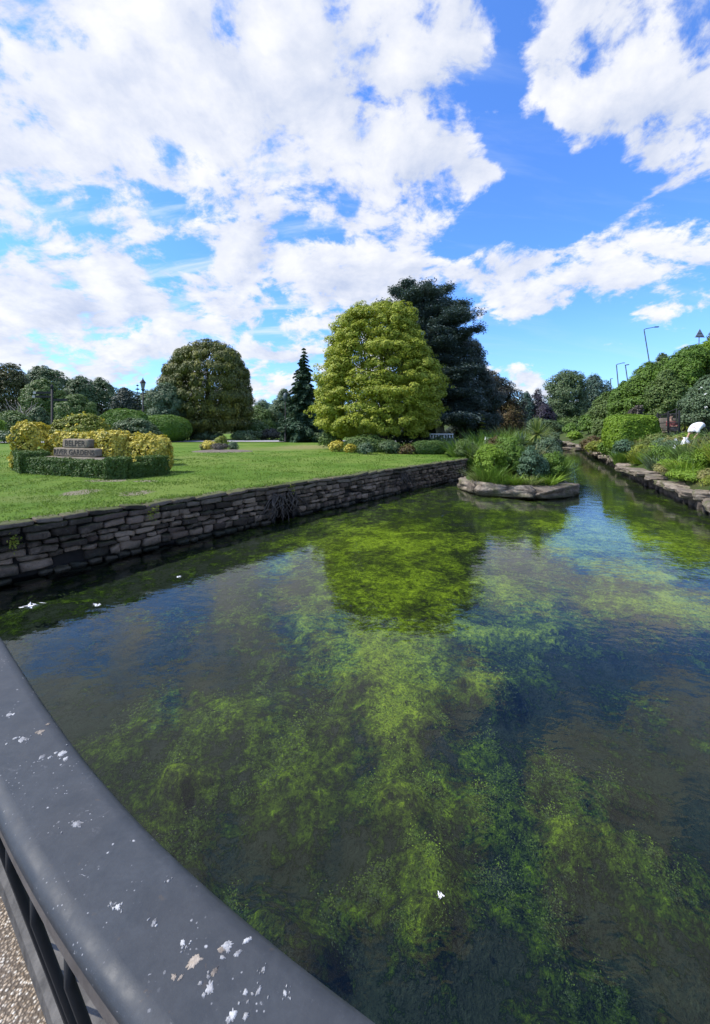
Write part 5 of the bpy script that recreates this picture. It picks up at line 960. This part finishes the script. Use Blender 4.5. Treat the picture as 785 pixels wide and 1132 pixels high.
shrub('round_shrub', 'small round green shrub at the bend of the river', 'shrub', 622, 642, 467, 482, 60, M['fresh'], RS, layers=9, lump=.08); shrub('round_shrub', 'lower round lime shrub in front of the one at the bend', 'shrub', 627, 644, 476, 488, 54, M['lime'], RS, layers=9, lump=.08)
shrub('bend_bush', 'bright mid green bush covering the slope right of the river bend', 'shrub', 640, 668, 456, 482, 56, M['fresh'], RS, layers=9, dep=.8); shrub('bend_bush', 'rough olive bush on the slope left of the clipped block bush', 'shrub', 654, 680, 462, 486, 44, M['mid'], RS, layers=9, dep=.8)
shrub('far_shore_shrub', 'dark undergrowth below the slim purple tree', 'shrub', 574, 628, 462, 482, 72, M['dark'], RS, layers=9, dep=.4)
shrub('far_bend_shrub', 'grey green bush under the tall broad river tree', 'shrub', 604, 662, 460, 480, 80, M['mid'], RS, layers=9, dep=.4)

# ------------------------------------------------------------------ right bank: edging stones, planting, fence, people
EG = 'flat edging stones along the right bank'
rr_ = random.Random(9); segs = np.concatenate([[0], np.cumsum(np.linalg.norm(np.diff(RSH, axis=0), axis=1))]); s = 10.0; k = 0
while s < segs[-1] - 20:
    ln = rr_.uniform(.8, 1.5) * (1 if s < 40 else 1.4); p = np.array([np.interp(s + ln / 2, segs, RSH[:, 0]), np.interp(s + ln / 2, segs, RSH[:, 1])]); q = np.array([np.interp(s + ln / 2 + .3, segs, RSH[:, 0]), np.interp(s + ln / 2 + .3, segs, RSH[:, 1])]) - p; a = math.atan2(q[1], q[0]); nr = np.array([q[1], -q[0]]) / np.linalg.norm(q)
    o = rr_.uniform(-.12, .12); zz_ = WZ + rr_.uniform(.34, .50); rock('edging_stone', 'pale flat edging stone overhanging the water along the right bank', 'stone', (p[0] + nr[0] * (.05 + o), p[1] + nr[1] * (.05 + o), zz_), (ln * 1.02, rr_.uniform(.6, .9), rr_.uniform(.18, .28)), a + rr_.uniform(-.12, .12), M['slab'], 200 + k, EG, .20, tilt=(rr_.uniform(-.06, .06), rr_.uniform(-.05, .05)))
    for j in range(2):
        pp = p + q / .3 * (j - .5) * ln * .5; rock('footing_stone', 'dark upright footing stone beneath the right bank edging', 'stone', (pp[0] + nr[0] * .22, pp[1] + nr[1] * .22, WZ + .02), (ln * rr_.uniform(.28, .5), .4, .62), a, M['rockdark'], 400 + 2 * k + j, 'dark stones under the right bank edging', .22)
    if s < 36 and rr_.random() < .75: rock('bank_boulder', 'brown boulder behind the right bank edging stones', 'boulder', (p[0] + nr[0] * .85, p[1] + nr[1] * .85, WZ + rr_.uniform(.55, .75)), (rr_.uniform(.5, .9), .5, .45), a, M['rockdark'], 600 + k, 'boulders behind the right bank edging', .28)
    s += ln * .98; k += 1
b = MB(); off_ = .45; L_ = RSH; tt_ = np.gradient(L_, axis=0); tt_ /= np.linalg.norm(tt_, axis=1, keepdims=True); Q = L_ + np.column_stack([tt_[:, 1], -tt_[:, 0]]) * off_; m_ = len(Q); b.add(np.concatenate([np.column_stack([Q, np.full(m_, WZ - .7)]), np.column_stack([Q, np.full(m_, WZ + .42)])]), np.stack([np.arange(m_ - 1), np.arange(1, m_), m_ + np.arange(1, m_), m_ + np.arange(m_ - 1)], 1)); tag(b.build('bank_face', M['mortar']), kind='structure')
RP = 'plants along the right bank'
def rz(u, Y): return HR((u - CU) / F * Y, Y)
topiary('rounded_hedge', 'clipped bright green block shaped bush standing above the right bank', 'hedge', 674, 721, 459, .35, 24, M['lime'], None, leaf=2.6, power=5, amp=.05)
for (nm, lab, u0, u1, v0, v1, Y, mt, kw) in [
    ('leafy_bush', 'blue green bush at the foot of the clipped block bush', 678, 702, 484, 508, 22.5, 'bluefol', {}), ('leafy_bush', 'orange tinted low bush up the right bank by the channel', 641, 668, 482, 496, 36, 'rust', {}), ('leafy_bush', 'yellow green bush trailing over the far right bank stones', 648, 680, 485, 504, 30, 'yellowgreen', {}),
    ('leafy_bush', 'green bush spilling over the stones left of the straw coloured clump', 662, 686, 488, 510, 26, 'fresh', {}), ('leafy_bush', 'yellow green leafy bush in the middle of the right bank', 698, 728, 490, 517, 20, 'yellowgreen', {}), ('leafy_bush', 'bright green bush below the gardener on the right bank', 718, 752, 492, 527, 17.6, 'fresh', {}),
    ('leafy_bush', 'dense green bush at the right edge below the gardener', 752, 800, 498, 542, 14.4, 'fresh', {}), ('leafy_bush', 'yellow green bush overhanging the nearest edging stones', 742, 776, 508, 540, 14.6, 'yellowgreen', {}), ('leafy_bush', 'grey leaved bush behind the middle bank planting', 722, 748, 482, 510, 20.5, 'greygreen', {}),
    ('leafy_bush', 'rough mixed bush at the right edge beside the gardener', 768, 812, 478, 520, 16.5, 'olive', {}), ('leafy_bush', 'dull brown seeding bush left of the gardener', 744, 764, 488, 512, 18, 'rust', {}), ('leafy_bush', 'low green cover in front of the iron fence', 712, 744, 478, 500, 22.5, 'reed', {}),
    ('leafy_bush', 'mid green bush filling the bank at the right frame edge near the water', 780, 830, 520, 560, 12.2, 'mid', {})]:
    shrub(nm, lab, 'bush', u0, u1, v0, v1, Y, M[mt], RP, leaf=3.0, layers=7, rc=5, lump=.28, updir=.5, asp=.5, z0=rz((u0 + u1) / 2, Y) - .1, nstem=3)
for (lab, u, Y, rp, hp, mt, n_) in [('straw coloured feathery grass clump by the fence', 716, 22, 13, 20, 'straw', 320), ('yellow green grass clump on the middle right bank', 708, 19.6, 12, 15, 'yellowgreen', 300), ('tall grass with pale stems beside the gardener', 778, 16, 8, 22, 'straw', 220), ('long green grass hanging over the nearest edging stones', 760, 13.6, 12, 18, 'fresh', 260), ('green grass clump right of the clipped block bush', 728, 19, 10, 16, 'reed', 260), ('wispy grass clump at the right frame edge', 786, 14, 12, 30, 'reed', 260), ('low grass clump on the far right bank stones', 690, 22, 14, 18, 'fresh', 300)]:
    tuft('grass_clump', lab, 'grass clump', u, 0, Y, rp, hp, M[mt], RP, n=n_, z0=rz(u, Y) - .05)
tuft('white_lily', 'single white flower among the green right bank plants', 'flower', 748, 0, 17, 3, 22, M['fresh'], None, n=24, z0=rz(748, 17), heads=('whiteflower', 2, 3.2))
EP = 'low plants along the right bank edge'; rb = random.Random(31); s = 9.6; k = 0
while s < 44:
    p = np.array([np.interp(s, segs, RSH[:, 0]), np.interp(s, segs, RSH[:, 1])]); q = np.array([np.interp(s + .3, segs, RSH[:, 0]), np.interp(s + .3, segs, RSH[:, 1])]) - p; nr = np.array([q[1], -q[0]]) / np.linalg.norm(q)
    for d_ in (.5, 1.15, 1.9, 2.8):
        c = p + nr * (d_ + rb.uniform(-.2, .25)); Y = c[1]; px = Y / F; u = CU + c[0] / px; wd = rb.uniform(.9, 1.6) / px; zb = HR(c[0], Y) - .05; h_ = rb.uniform(.40, .85) * (.75 if d_ < 1 else 1.15); vt = CV + (CAMZ - zb - h_) / px; mt = rb.choice(['fresh', 'lime', 'reed', 'yellowgreen', 'mid', 'greygreen', 'lime', 'straw', 'yellowgreen'])
        if rb.random() < .62: shrub('bank_plant', 'low leafy plant among the mixed planting of the right bank', 'plant', u - wd / 2, u + wd / 2, vt, vt + 20, Y, M[mt], EP, leaf=2.8, layers=6, rc=4.5, lump=.3, updir=.6, asp=.45, z0=zb, nstem=2)
        else: tuft('bank_grass', 'grassy clump among the mixed planting of the right bank', 'grass clump', u, 0, Y, wd * .4, h_ * 1.3 / px, M[mt], 'grass clumps among the right bank planting', n=240, z0=zb, wpx=1.0)
    s += rb.uniform(.8, 1.15); k += 1
# big bushes of the embankment
EB = 'big bushes on the hedge bank'
for (lab, rows, Y, mt) in [('lime green bush lowest on the hedge bank by the river bend', [(441, 664, 682), (450, 656, 690), (460, 654, 692), (470, 656, 690)], 46, 'mid'), ('bright green rounded bush below the middle street lamps', [(430, 684, 700), (440, 676, 708), (452, 674, 712), (464, 676, 712)], 40, 'fresh'),
     ('tall bright green bush under the nearest street lamp', [(410, 706, 730), (422, 698, 740), (436, 694, 744), (450, 694, 744), (462, 698, 742)], 35, 'fresh'), ('biggest bright green bush at the top of the hedge bank', [(392, 748, 790), (404, 738, 800), (418, 732, 806), (434, 730, 808), (450, 734, 804)], 32, 'fresh'),
     ('dark leafy bush in the dip above the iron fence', [(420, 724, 748), (434, 718, 758), (448, 718, 760), (460, 720, 752)], 31, 'mid'), ('bright green bush crest under the triangular sign', [(384, 770, 800), (394, 762, 812), (408, 758, 818)], 38, 'lime'),
     ('loose grey green bush above the gardener with white flecks', [(424, 772, 800), (438, 764, 812), (452, 756, 816), (466, 756, 816)], 24, 'greygreen'), ('dense dark bush off the right side of the hedge bank', [(380, 800, 860), (410, 795, 880), (440, 795, 880)], 30, 'mid'),
     ('yellowish bush tumbling down toward the fence end', [(454, 762, 780), (464, 757, 786), (474, 757, 786)], 26.5, 'yellowgreen')]:
    rows = [(v_ - 4, l_, r_) for v_, l_, r_ in rows]; tree('bank_bush', lab, 'bush', Y, rows, M[mt], EB, leaf=2.8, layers=11, rc=5.0, flat=.85, lump=.20, nl=4, r0=.08, inner=.4, zbase=HR((np.mean([(l + r) / 2 for _, l, r in rows]) - CU) / F * Y, Y))
shrub('brown_shrub', 'grey brown twiggy shrub behind the clipped block bush', 'shrub', 694, 714, 446, 466, 30, M['heather'], None, layers=8)
shrub('white_blossom_bush', 'bush with scattered white blossoms above the gardener', 'bush', 768, 800, 424, 462, 22.5, M['greygreen'], None, layers=7, flowers=('whiteflower', 16, 1.8), z0=1.2)
tree('ivy_tree', 'small dark tree beside the pole of the nearest street lamp', 'tree', 50, [(394, 728, 738), (402, 724, 742), (412, 726, 742)], M['dark'], leaf=2.4, layers=8, rc=3.5, lump=.35)
tree('little_tree', 'grey purple little tree at the base of the nearest street lamp', 'tree', 52, [(404, 714, 722), (412, 711, 726), (422, 710, 726)], M['copper'], leaf=2.4, layers=7, rc=3.5, lump=.35)
tree('edge_tree', 'dark tree tip at the right edge above the triangular sign', 'tree', 44, [(370, 784, 796), (380, 782, 800), (392, 780, 804)], M['dark'], leaf=2.4, layers=8, rc=3.5, lump=.3)
tree('road_side_tree', 'grey green roadside tree right of the armless street lamp', 'tree', 66, [(424, 700, 712), (432, 694, 718), (442, 692, 718)], M['greygreen'], leaf=2.4, layers=8, rc=4, lump=.3)
# iron fence with stone kerb
t = thing('iron_fence', 'black iron railing fence on the right bank beside the steps', 'fence', (*Wp(735, 478, 23.5)[:2], 1.0))
fp = [Wp(u, v, Y_) for u, v, Y_ in ((716, 480, 26), (727, 480, 24.8), (739, 479.5, 23.6), (751, 480, 22.4))]
for k, p in enumerate(fp): b = MB(); b.tube([(p[0], p[1], HR(p[0], p[1]) - .1), (p[0], p[1], p[2] + 1.25), (p[0], p[1], p[2] + 1.32)], [.05, .05, .02], 8); b.build('post', M['blackmetal'], t, True)
for dz in (1.15, .65, .2): b = MB(); b.tube([tuple(p + (0, 0, dz)) for p in fp], .025, 6); b.build('rail', M['blackmetal'], t, True)
b = MB()
for p, q in zip(fp[:-1], fp[1:]):
    for k in range(1, 9): c = p + (q - p) * k / 9; b.tube([tuple(c + (0, 0, .2)), tuple(c + (0, 0, 1.15))], .011, 5)
b.build('bar', M['blackmetal'], t)
t = thing('stair_rail', 'sloping iron handrail climbing the bank behind the fence', 'handrail', tuple(Wp(722, 470, 27))); pr = [Wp(712, 463, 29), Wp(730, 459.5, 28), Wp(748, 452, 27), Wp(757, 449, 26.5)]
for p in pr: b = MB(); b.tube([(p[0], p[1], min(HR(p[0], p[1]), p[2] - .6) - .1), tuple(p)], .035, 6); b.build('post', M['blackmetal'], t, True)
for dz in (0, -.35): b = MB(); b.tube([tuple(p + (0, 0, dz)) for p in pr], .03, 6); b.build('rail', M['blackmetal'], t, True)
t = thing('stone_steps', 'grey stone steps behind the iron fence on the right bank', 'steps', tuple(Wp(735, 474, 26.5)))
for k in range(5): b = MB(); c = Wp(722 + k * 7, 474 - k * 3.0, 26.6); b.box((c[0], 26.6 + k * .25, c[2] - .35), (1.5, .9, .75), -.2, .1); b.build('step', M['plinth'], t, True)

# ------------------------------------------------------------------ people
def skin_mesh(name, joints, edges, mat, parent, root=0, sub=2):
    me = bpy.data.meshes.new(name); V = [j[:3] for j in joints]; me.from_pydata(V, edges, []); me.update(); o = bpy.data.objects.new(name, me); COL.objects.link(o); o.parent = parent
    md = o.modifiers.new('Skin', 'SKIN'); md.use_smooth_shade = True
    for i, j in enumerate(joints): o.data.skin_vertices[0].data[i].radius = (j[3], j[3]); o.data.skin_vertices[0].data[i].use_root = (i == root)
    o.modifiers.new('Subdivision', 'SUBSURF').levels = sub; o.modifiers['Subdivision'].render_levels = sub; me.materials.append(mat); return o
def ball(name, c, r, mat, parent, sc=(1, 1, 1), cut=None):
    v, f = ICO(3); b = MB(); v = v * np.array(sc) * r
    if cut is not None: v = v.copy(); v[:, 2] = np.maximum(v[:, 2], cut * r)
    me = None; b.add(v + np.array(c), f); o = b.build(name, mat, None, True); o.parent = parent; return o
def hand(name, w_, d_, parent, mat):
    w_ = np.array(w_); d_ = np.array(d_) / np.linalg.norm(d_); s_ = np.cross(d_, (0, 0, 1.0)); s_ = s_ / (np.linalg.norm(s_) + 1e-6); J = [(*w_, .026), (*(w_ + d_ * .08), .030)]; E = [(0, 1)]
    for k, l in enumerate((.075, .085, .08, .06)):
        a = w_ + d_ * .09 + s_ * (k - 1.5) * .02; m_ = a + d_ * l * .5; e = m_ + d_ * l * .4 - np.array([0, 0, l * .25]); n0 = len(J); J += [(*a, .010), (*m_, .0095), (*e, .008)]; E += [(1, n0), (n0, n0 + 1), (n0 + 1, n0 + 2)]
    a = w_ + d_ * .03 - s_ * .03; n0 = len(J); J += [(*a, .012), (*(a + d_ * .04 - s_ * .02), .010)]; E += [(0, n0), (n0, n0 + 1)]; return skin_mesh(name, J, E, mat, parent, 0, 1)
def gardener():
    Y = 18.9; c = Wp(773, 0, Y); zb = HR(c[0], Y) - .02; t = thing('person', 'gardener in white shirt and white hat bending over the right bank plants', 'person', (c[0], Y, zb))
    # hips to the right, shoulders forward and lower to the left
    hip = (0.16, 0.05, .98); ch = (-.17, -.05, 1.04); nk = (-.34, -.10, .88); hdp = (-.45, -.14, .75)
    J = [(*hip, .15), (.02, 0, 1.10, .15), (*ch, .16), (*nk, .065), (*hdp, .095), (-.52, -.16, .68, .07), (.17, .16, .90, .09), (.17, .17, .50, .065), (.22, .18, .09, .045), (.10, .16, .03, .04), (.17, -.08, .90, .09), (.13, -.09, .50, .065), (.20, -.10, .09, .045), (.08, -.11, .03, .04),
         (-.26, .14, .94, .06), (-.32, .17, .68, .045), (-.46, .12, .46, .035), (-.25, -.26, .92, .06), (-.33, -.30, .66, .045), (-.48, -.26, .44, .035)]
    E = [(0, 1), (1, 2), (2, 3), (3, 4), (4, 5), (0, 6), (6, 7), (7, 8), (8, 9), (0, 10), (10, 11), (11, 12), (12, 13), (2, 14), (14, 15), (15, 16), (2, 17), (17, 18), (18, 19)]
    body = skin_mesh('body', J, E, M['skin'], t); hand('hand', (-.46, .12, .46), (-.5, 0, -.8), body, M['skin']); hand('hand', (-.48, -.26, .44), (-.5, 0, -.8), body, M['skin'])
    skin_mesh('shirt', [(.20, .05, .95, .19), (.03, 0, 1.10, .205), (-.16, -.05, 1.05, .20), (-.31, -.09, .92, .12), (-.26, .15, .93, .10), (-.32, .18, .72, .08), (-.26, -.27, .91, .10), (-.33, -.31, .70, .08)], [(0, 1), (1, 2), (2, 3), (2, 4), (4, 5), (2, 6), (6, 7)], M['whitecloth'], t)
    skin_mesh('trousers', [(.19, .05, .92, .185), (.18, .16, .84, .12), (.17, .17, .50, .09), (.21, .18, .12, .075), (.18, -.08, .84, .12), (.14, -.09, .50, .09), (.20, -.10, .12, .075)], [(0, 1), (1, 2), (2, 3), (0, 4), (4, 5), (5, 6)], M['darkcloth'], t)
    for dy in (.18, -.10): ball('shoe', (.12, dy, .05), .07, M['darkcloth'], t, (1.8, .8, .75))
    ball('hair', (-.42, -.13, .775), .112, M['hair'], t, (1, 1, 1))
    h = ball('hat', (-.40, -.12, .84), .135, M['whitecloth'], t, (1.05, 1.0, .80)); b = ball('hat_brim', (-.43, -.13, .80), .19, M['whitecloth'], t, (1, .95, .12)); b.parent = h
    for dy in (-.045, .045): ball('eye', (-.535, -.155 + dy, .725), .014, M['hair'], t); 
    ball('nose', (-.565, -.165, .695), .020, M['skin'], t)
gardener()
def seated():
    Y = 24.2; c = Wp(742, 0, Y); zc = CAMZ - (466 - CV) * Y / F; zb = zc - .55; t = thing('person', 'person in a dull red top sitting with folded arms behind the iron fence', 'person', (c[0], Y, zb))
    J = [(0, 0, .10, .15), (0, -.02, .32, .14), (0, 0, .52, .15), (0, 0, .66, .06), (0, -.02, .80, .10), (0, -.03, .90, .085), (.11, -.25, .10, .085), (.12, -.46, .08, .07), (.12, -.48, -.34, .05), (.12, -.60, -.40, .04), (-.11, -.25, .10, .085), (-.12, -.46, .08, .07), (-.12, -.48, -.34, .05), (-.12, -.60, -.40, .04),
         (.20, 0, .54, .06), (.27, -.06, .28, .045), (.08, -.28, .26, .035), (-.20, 0, .54, .06), (-.27, -.06, .28, .045), (-.08, -.28, .26, .035)]
    E = [(0, 1), (1, 2), (2, 3), (3, 4), (4, 5), (0, 6), (6, 7), (7, 8), (8, 9), (0, 10), (10, 11), (11, 12), (12, 13), (2, 14), (14, 15), (15, 16), (2, 17), (17, 18), (18, 19)]
    body = skin_mesh('body', J, E, M['skin'], t); hand('hand', (.08, -.28, .26), (-1, -.3, 0), body, M['skin']); hand('hand', (-.08, -.28, .26), (1, -.3, 0), body, M['skin'])
    skin_mesh('top', [(0, 0, .12, .18), (0, -.02, .32, .17), (0, 0, .53, .18), (0, 0, .62, .09), (.21, 0, .53, .085), (.28, -.06, .30, .07), (.14, -.22, .26, .055), (-.21, 0, .53, .085), (-.28, -.06, .30, .07), (-.14, -.22, .26, .055)], [(0, 1), (1, 2), (2, 3), (2, 4), (4, 5), (5, 6), (2, 7), (7, 8), (8, 9)], M['redcloth'], t)
    skin_mesh('trousers', [(0, 0, .08, .17), (.11, -.25, .10, .11), (.12, -.46, .07, .09), (.12, -.48, -.30, .07), (-.11, -.25, .10, .11), (-.12, -.46, .07, .09), (-.12, -.48, -.30, .07)], [(0, 1), (1, 2), (2, 3), (0, 4), (4, 5), (5, 6)], M['darkcloth'], t)
    ball('hair', (0, .015, .90), .115, M['hair'], t, (.95, 1, 1.05)); ball('nose', (0, -.125, .85), .02, M['skin'], t)
    for dx in (-.04, .04): ball('eye', (dx, -.105, .885), .013, M['hair'], t)
    w = thing('stone_bench', 'low stone block seat beneath the person in the red top', 'bench', (c[0], Y, zb - .45)); b = MB(); b.box((c[0], Y + .05, zb - .09), (1.5, .5, .12), 0, .1); b.build('seat', M['plinth'], w, True)
    for dx in (-.55, .55): b = MB(); b.box((c[0] + dx, Y + .05, zb - .55), (.25, .42, .80), 0, .1); b.build('support', M['plinth'], w, True)
seated()
# pale sack beside the gardener
c = Wp(758, 0, 17.4); zb = HR(c[0], 17.4); b = MB(); v, f = RB(3, 6); v = v * (.17, .14, .25); v = v + (np.stack([fbm(v * 8 + q * 5, 3, 5) for q in range(3)], 1) - .5) * .10; v[:, :2] *= (1 - .35 * np.clip(v[:, 2:] / .25, 0, 1)); o = thing('garden_sack', 'small white garden sack standing among plants beside the gardener', 'sack', (c[0], 17.4, zb + .25)); b.add(v + (c[0], 17.4, zb + .5), f); b.build('bag', M['whitecloth'], o, True); b = MB(); b.tube([(c[0], 17.4, zb + .70), (c[0], 17.4, zb + .74), (c[0], 17.4, zb + .84)], [.09, .05, .10], 10); b.build('tied_top', M['whitecloth'], o, True)

# ------------------------------------------------------------------ rocks in the stream
for lab, u, v, Y, dim in (('flat pale rock lying in the far channel below the right bank', 632, 489.5, 58, (4.2, 2.4, 1.0)), ('low grey shelf rock just nearer than the flat pale channel rock', 640, 497, 44, (3.0, 1.2, .5)), ('round white boulder at the water edge behind the island', 612, 490.5, 56, (2.2, 1.4, 1.5)), ('small pale stone left of the white boulder', 602, 491, 55, (1.0, .8, .9))):
    c = Wp(u, v, Y); rock('stream_rock', lab, 'rock', (c[0], Y, WZ + .12), dim, .3, M['slab'], int(u), None, .2)
# ------------------------------------------------------------------ grass: tufts on the lawn edge, far woods
rgq = np.random.default_rng(77); n_ = 130000; yy = 1 / rgq.uniform(1 / 30, 1 / 5.6, n_); xx = (rgq.uniform(-40, 530, n_) - CU) / F * yy; sgn = (xx - A0[0]) * WN[0] + (yy - A0[1]) * WN[1]; k_ = (sgn < -.10) & (yy < 26); xx, yy, sgn = xx[k_], yy[k_], sgn[k_]; den = fbm(P2(xx * 1.4, yy * 1.4), 4, 3, .6); k_ = (rgq.random(len(xx)) < np.clip((den - .35) * 3.0, .08, 1)); xx, yy, sgn = xx[k_], yy[k_], sgn[k_]
zz_ = hl(np.column_stack([xx, yy])); edge = np.exp(sgn / .25); hgt = (.012 + .020 * rgq.random(len(xx)) + .05 * edge) * (.6 + .06 * yy); m_ = len(xx); a = rgq.uniform(0, 6.28, m_); D = np.column_stack([np.cos(a), np.sin(a), np.zeros(m_)]); wv = (.004 + .0012 * yy)[:, None]; P = np.column_stack([xx, yy, zz_ - .005]); tip = P + D * (hgt * rgq.uniform(.3, 1.1, m_))[:, None] + np.column_stack([np.zeros(m_), np.zeros(m_), hgt]); sd = np.column_stack([-D[:, 1], D[:, 0], np.zeros(m_)])
V = np.stack([P - sd * wv, P + sd * wv, tip], 1).reshape(-1, 3); b = MB(); b.add(V, np.arange(3 * m_).reshape(m_, 3)); M['blade'] = mat_leaf('grass_blade', (0.085, 0.165, 0.018), (0.115, 0.20, 0.022), (0.16, 0.23, 0.034), 0.4, .7); tag(b.build('grass', M['blade']), 'short mown grass blades on the lawn', 'grass', kind='stuff')
# weeds sprouting from the wall
for lab, s, z, n_ in (('tiny weed sprouting from the top courses near the left end of the pond wall', 2.25, -.02, 60), ('small fern like weed at the left frame edge of the pond wall', .15, -.12, 60), ('little weed hanging from the coping above the root tangle', 5.9, .06, 50)):
    c = wpt(s, .04, z); t = thing('wall_weed', lab, 'weed', tuple(c), 'weeds growing on the pond wall'); rg_ = np.random.default_rng(int(s * 10)); vv, ff = leaf_quads(c + rg_.normal(size=(n_, 3)) * (.05, .05, .07), rg_.normal(size=(n_, 3)) + (.5, -.5, .5), .045, .025, rg_); b = MB(); b.add(vv, ff); b.build('foliage', M['yellowgreen'], t)
# feathers and debris afloat
for lab, u, v, r in (('white feather tuft floating near the left end of the pond wall', 35, 670, .07), ('small white feather floating right of the larger tuft', 107, 669, .035), ('tiny white petal floating off the pond wall', 198, 638, .03), ('tiny white fleck floating in the near pond', 487, 991, .012)):
    Y = F * (CAMZ - WZ) / (v - CV); c = Wp(u, v, Y); rg_ = np.random.default_rng(u); n_ = 14; P = np.column_stack([c[0] + rg_.normal(size=n_) * r * .6, Y + rg_.normal(size=n_) * r * .5, np.full(n_, WZ + .006)]); vv, ff = leaf_quads(P, np.array([0, 0, 1.0]) + rg_.normal(size=(n_, 3)) * .3, r * 1.6, r * .5, rg_); vv[:, 2] = np.maximum(vv[:, 2], WZ + .003); b = MB(); b.add(vv, ff); t = thing('feather', lab, 'feather', (c[0], Y, WZ), 'white scraps floating on the pond'); b.build('vane', M['whitecloth'], t)
# distant woods on the hills: one mass
rgw = np.random.default_rng(5); Ps, Ns = [], []
for k in range(170):
    x = rgw.uniform(-260, 330); y = rgw.uniform(140, 210); z0 = gz(x, y) ; r = rgw.uniform(4, 8); h = rgw.uniform(5, 9); d = rgw.normal(size=(260, 3)); d /= np.linalg.norm(d, axis=1, keepdims=True); Ps.append(np.array([x, y, z0 + h * .5]) + d * (r, r, h * .6) * (1 + rgw.normal(size=(260, 1)) * .12)); Ns.append(d + (0, 0, .4))
P, N = np.concatenate(Ps), np.concatenate(Ns); vv, ff = leaf_quads(P, N, 1.9, 1.5, rgw); b = MB(); b.add(vv, ff); tag(b.build('far_woods', M['dark']), 'distant hazy woods closing the horizon', 'woods', kind='stuff')
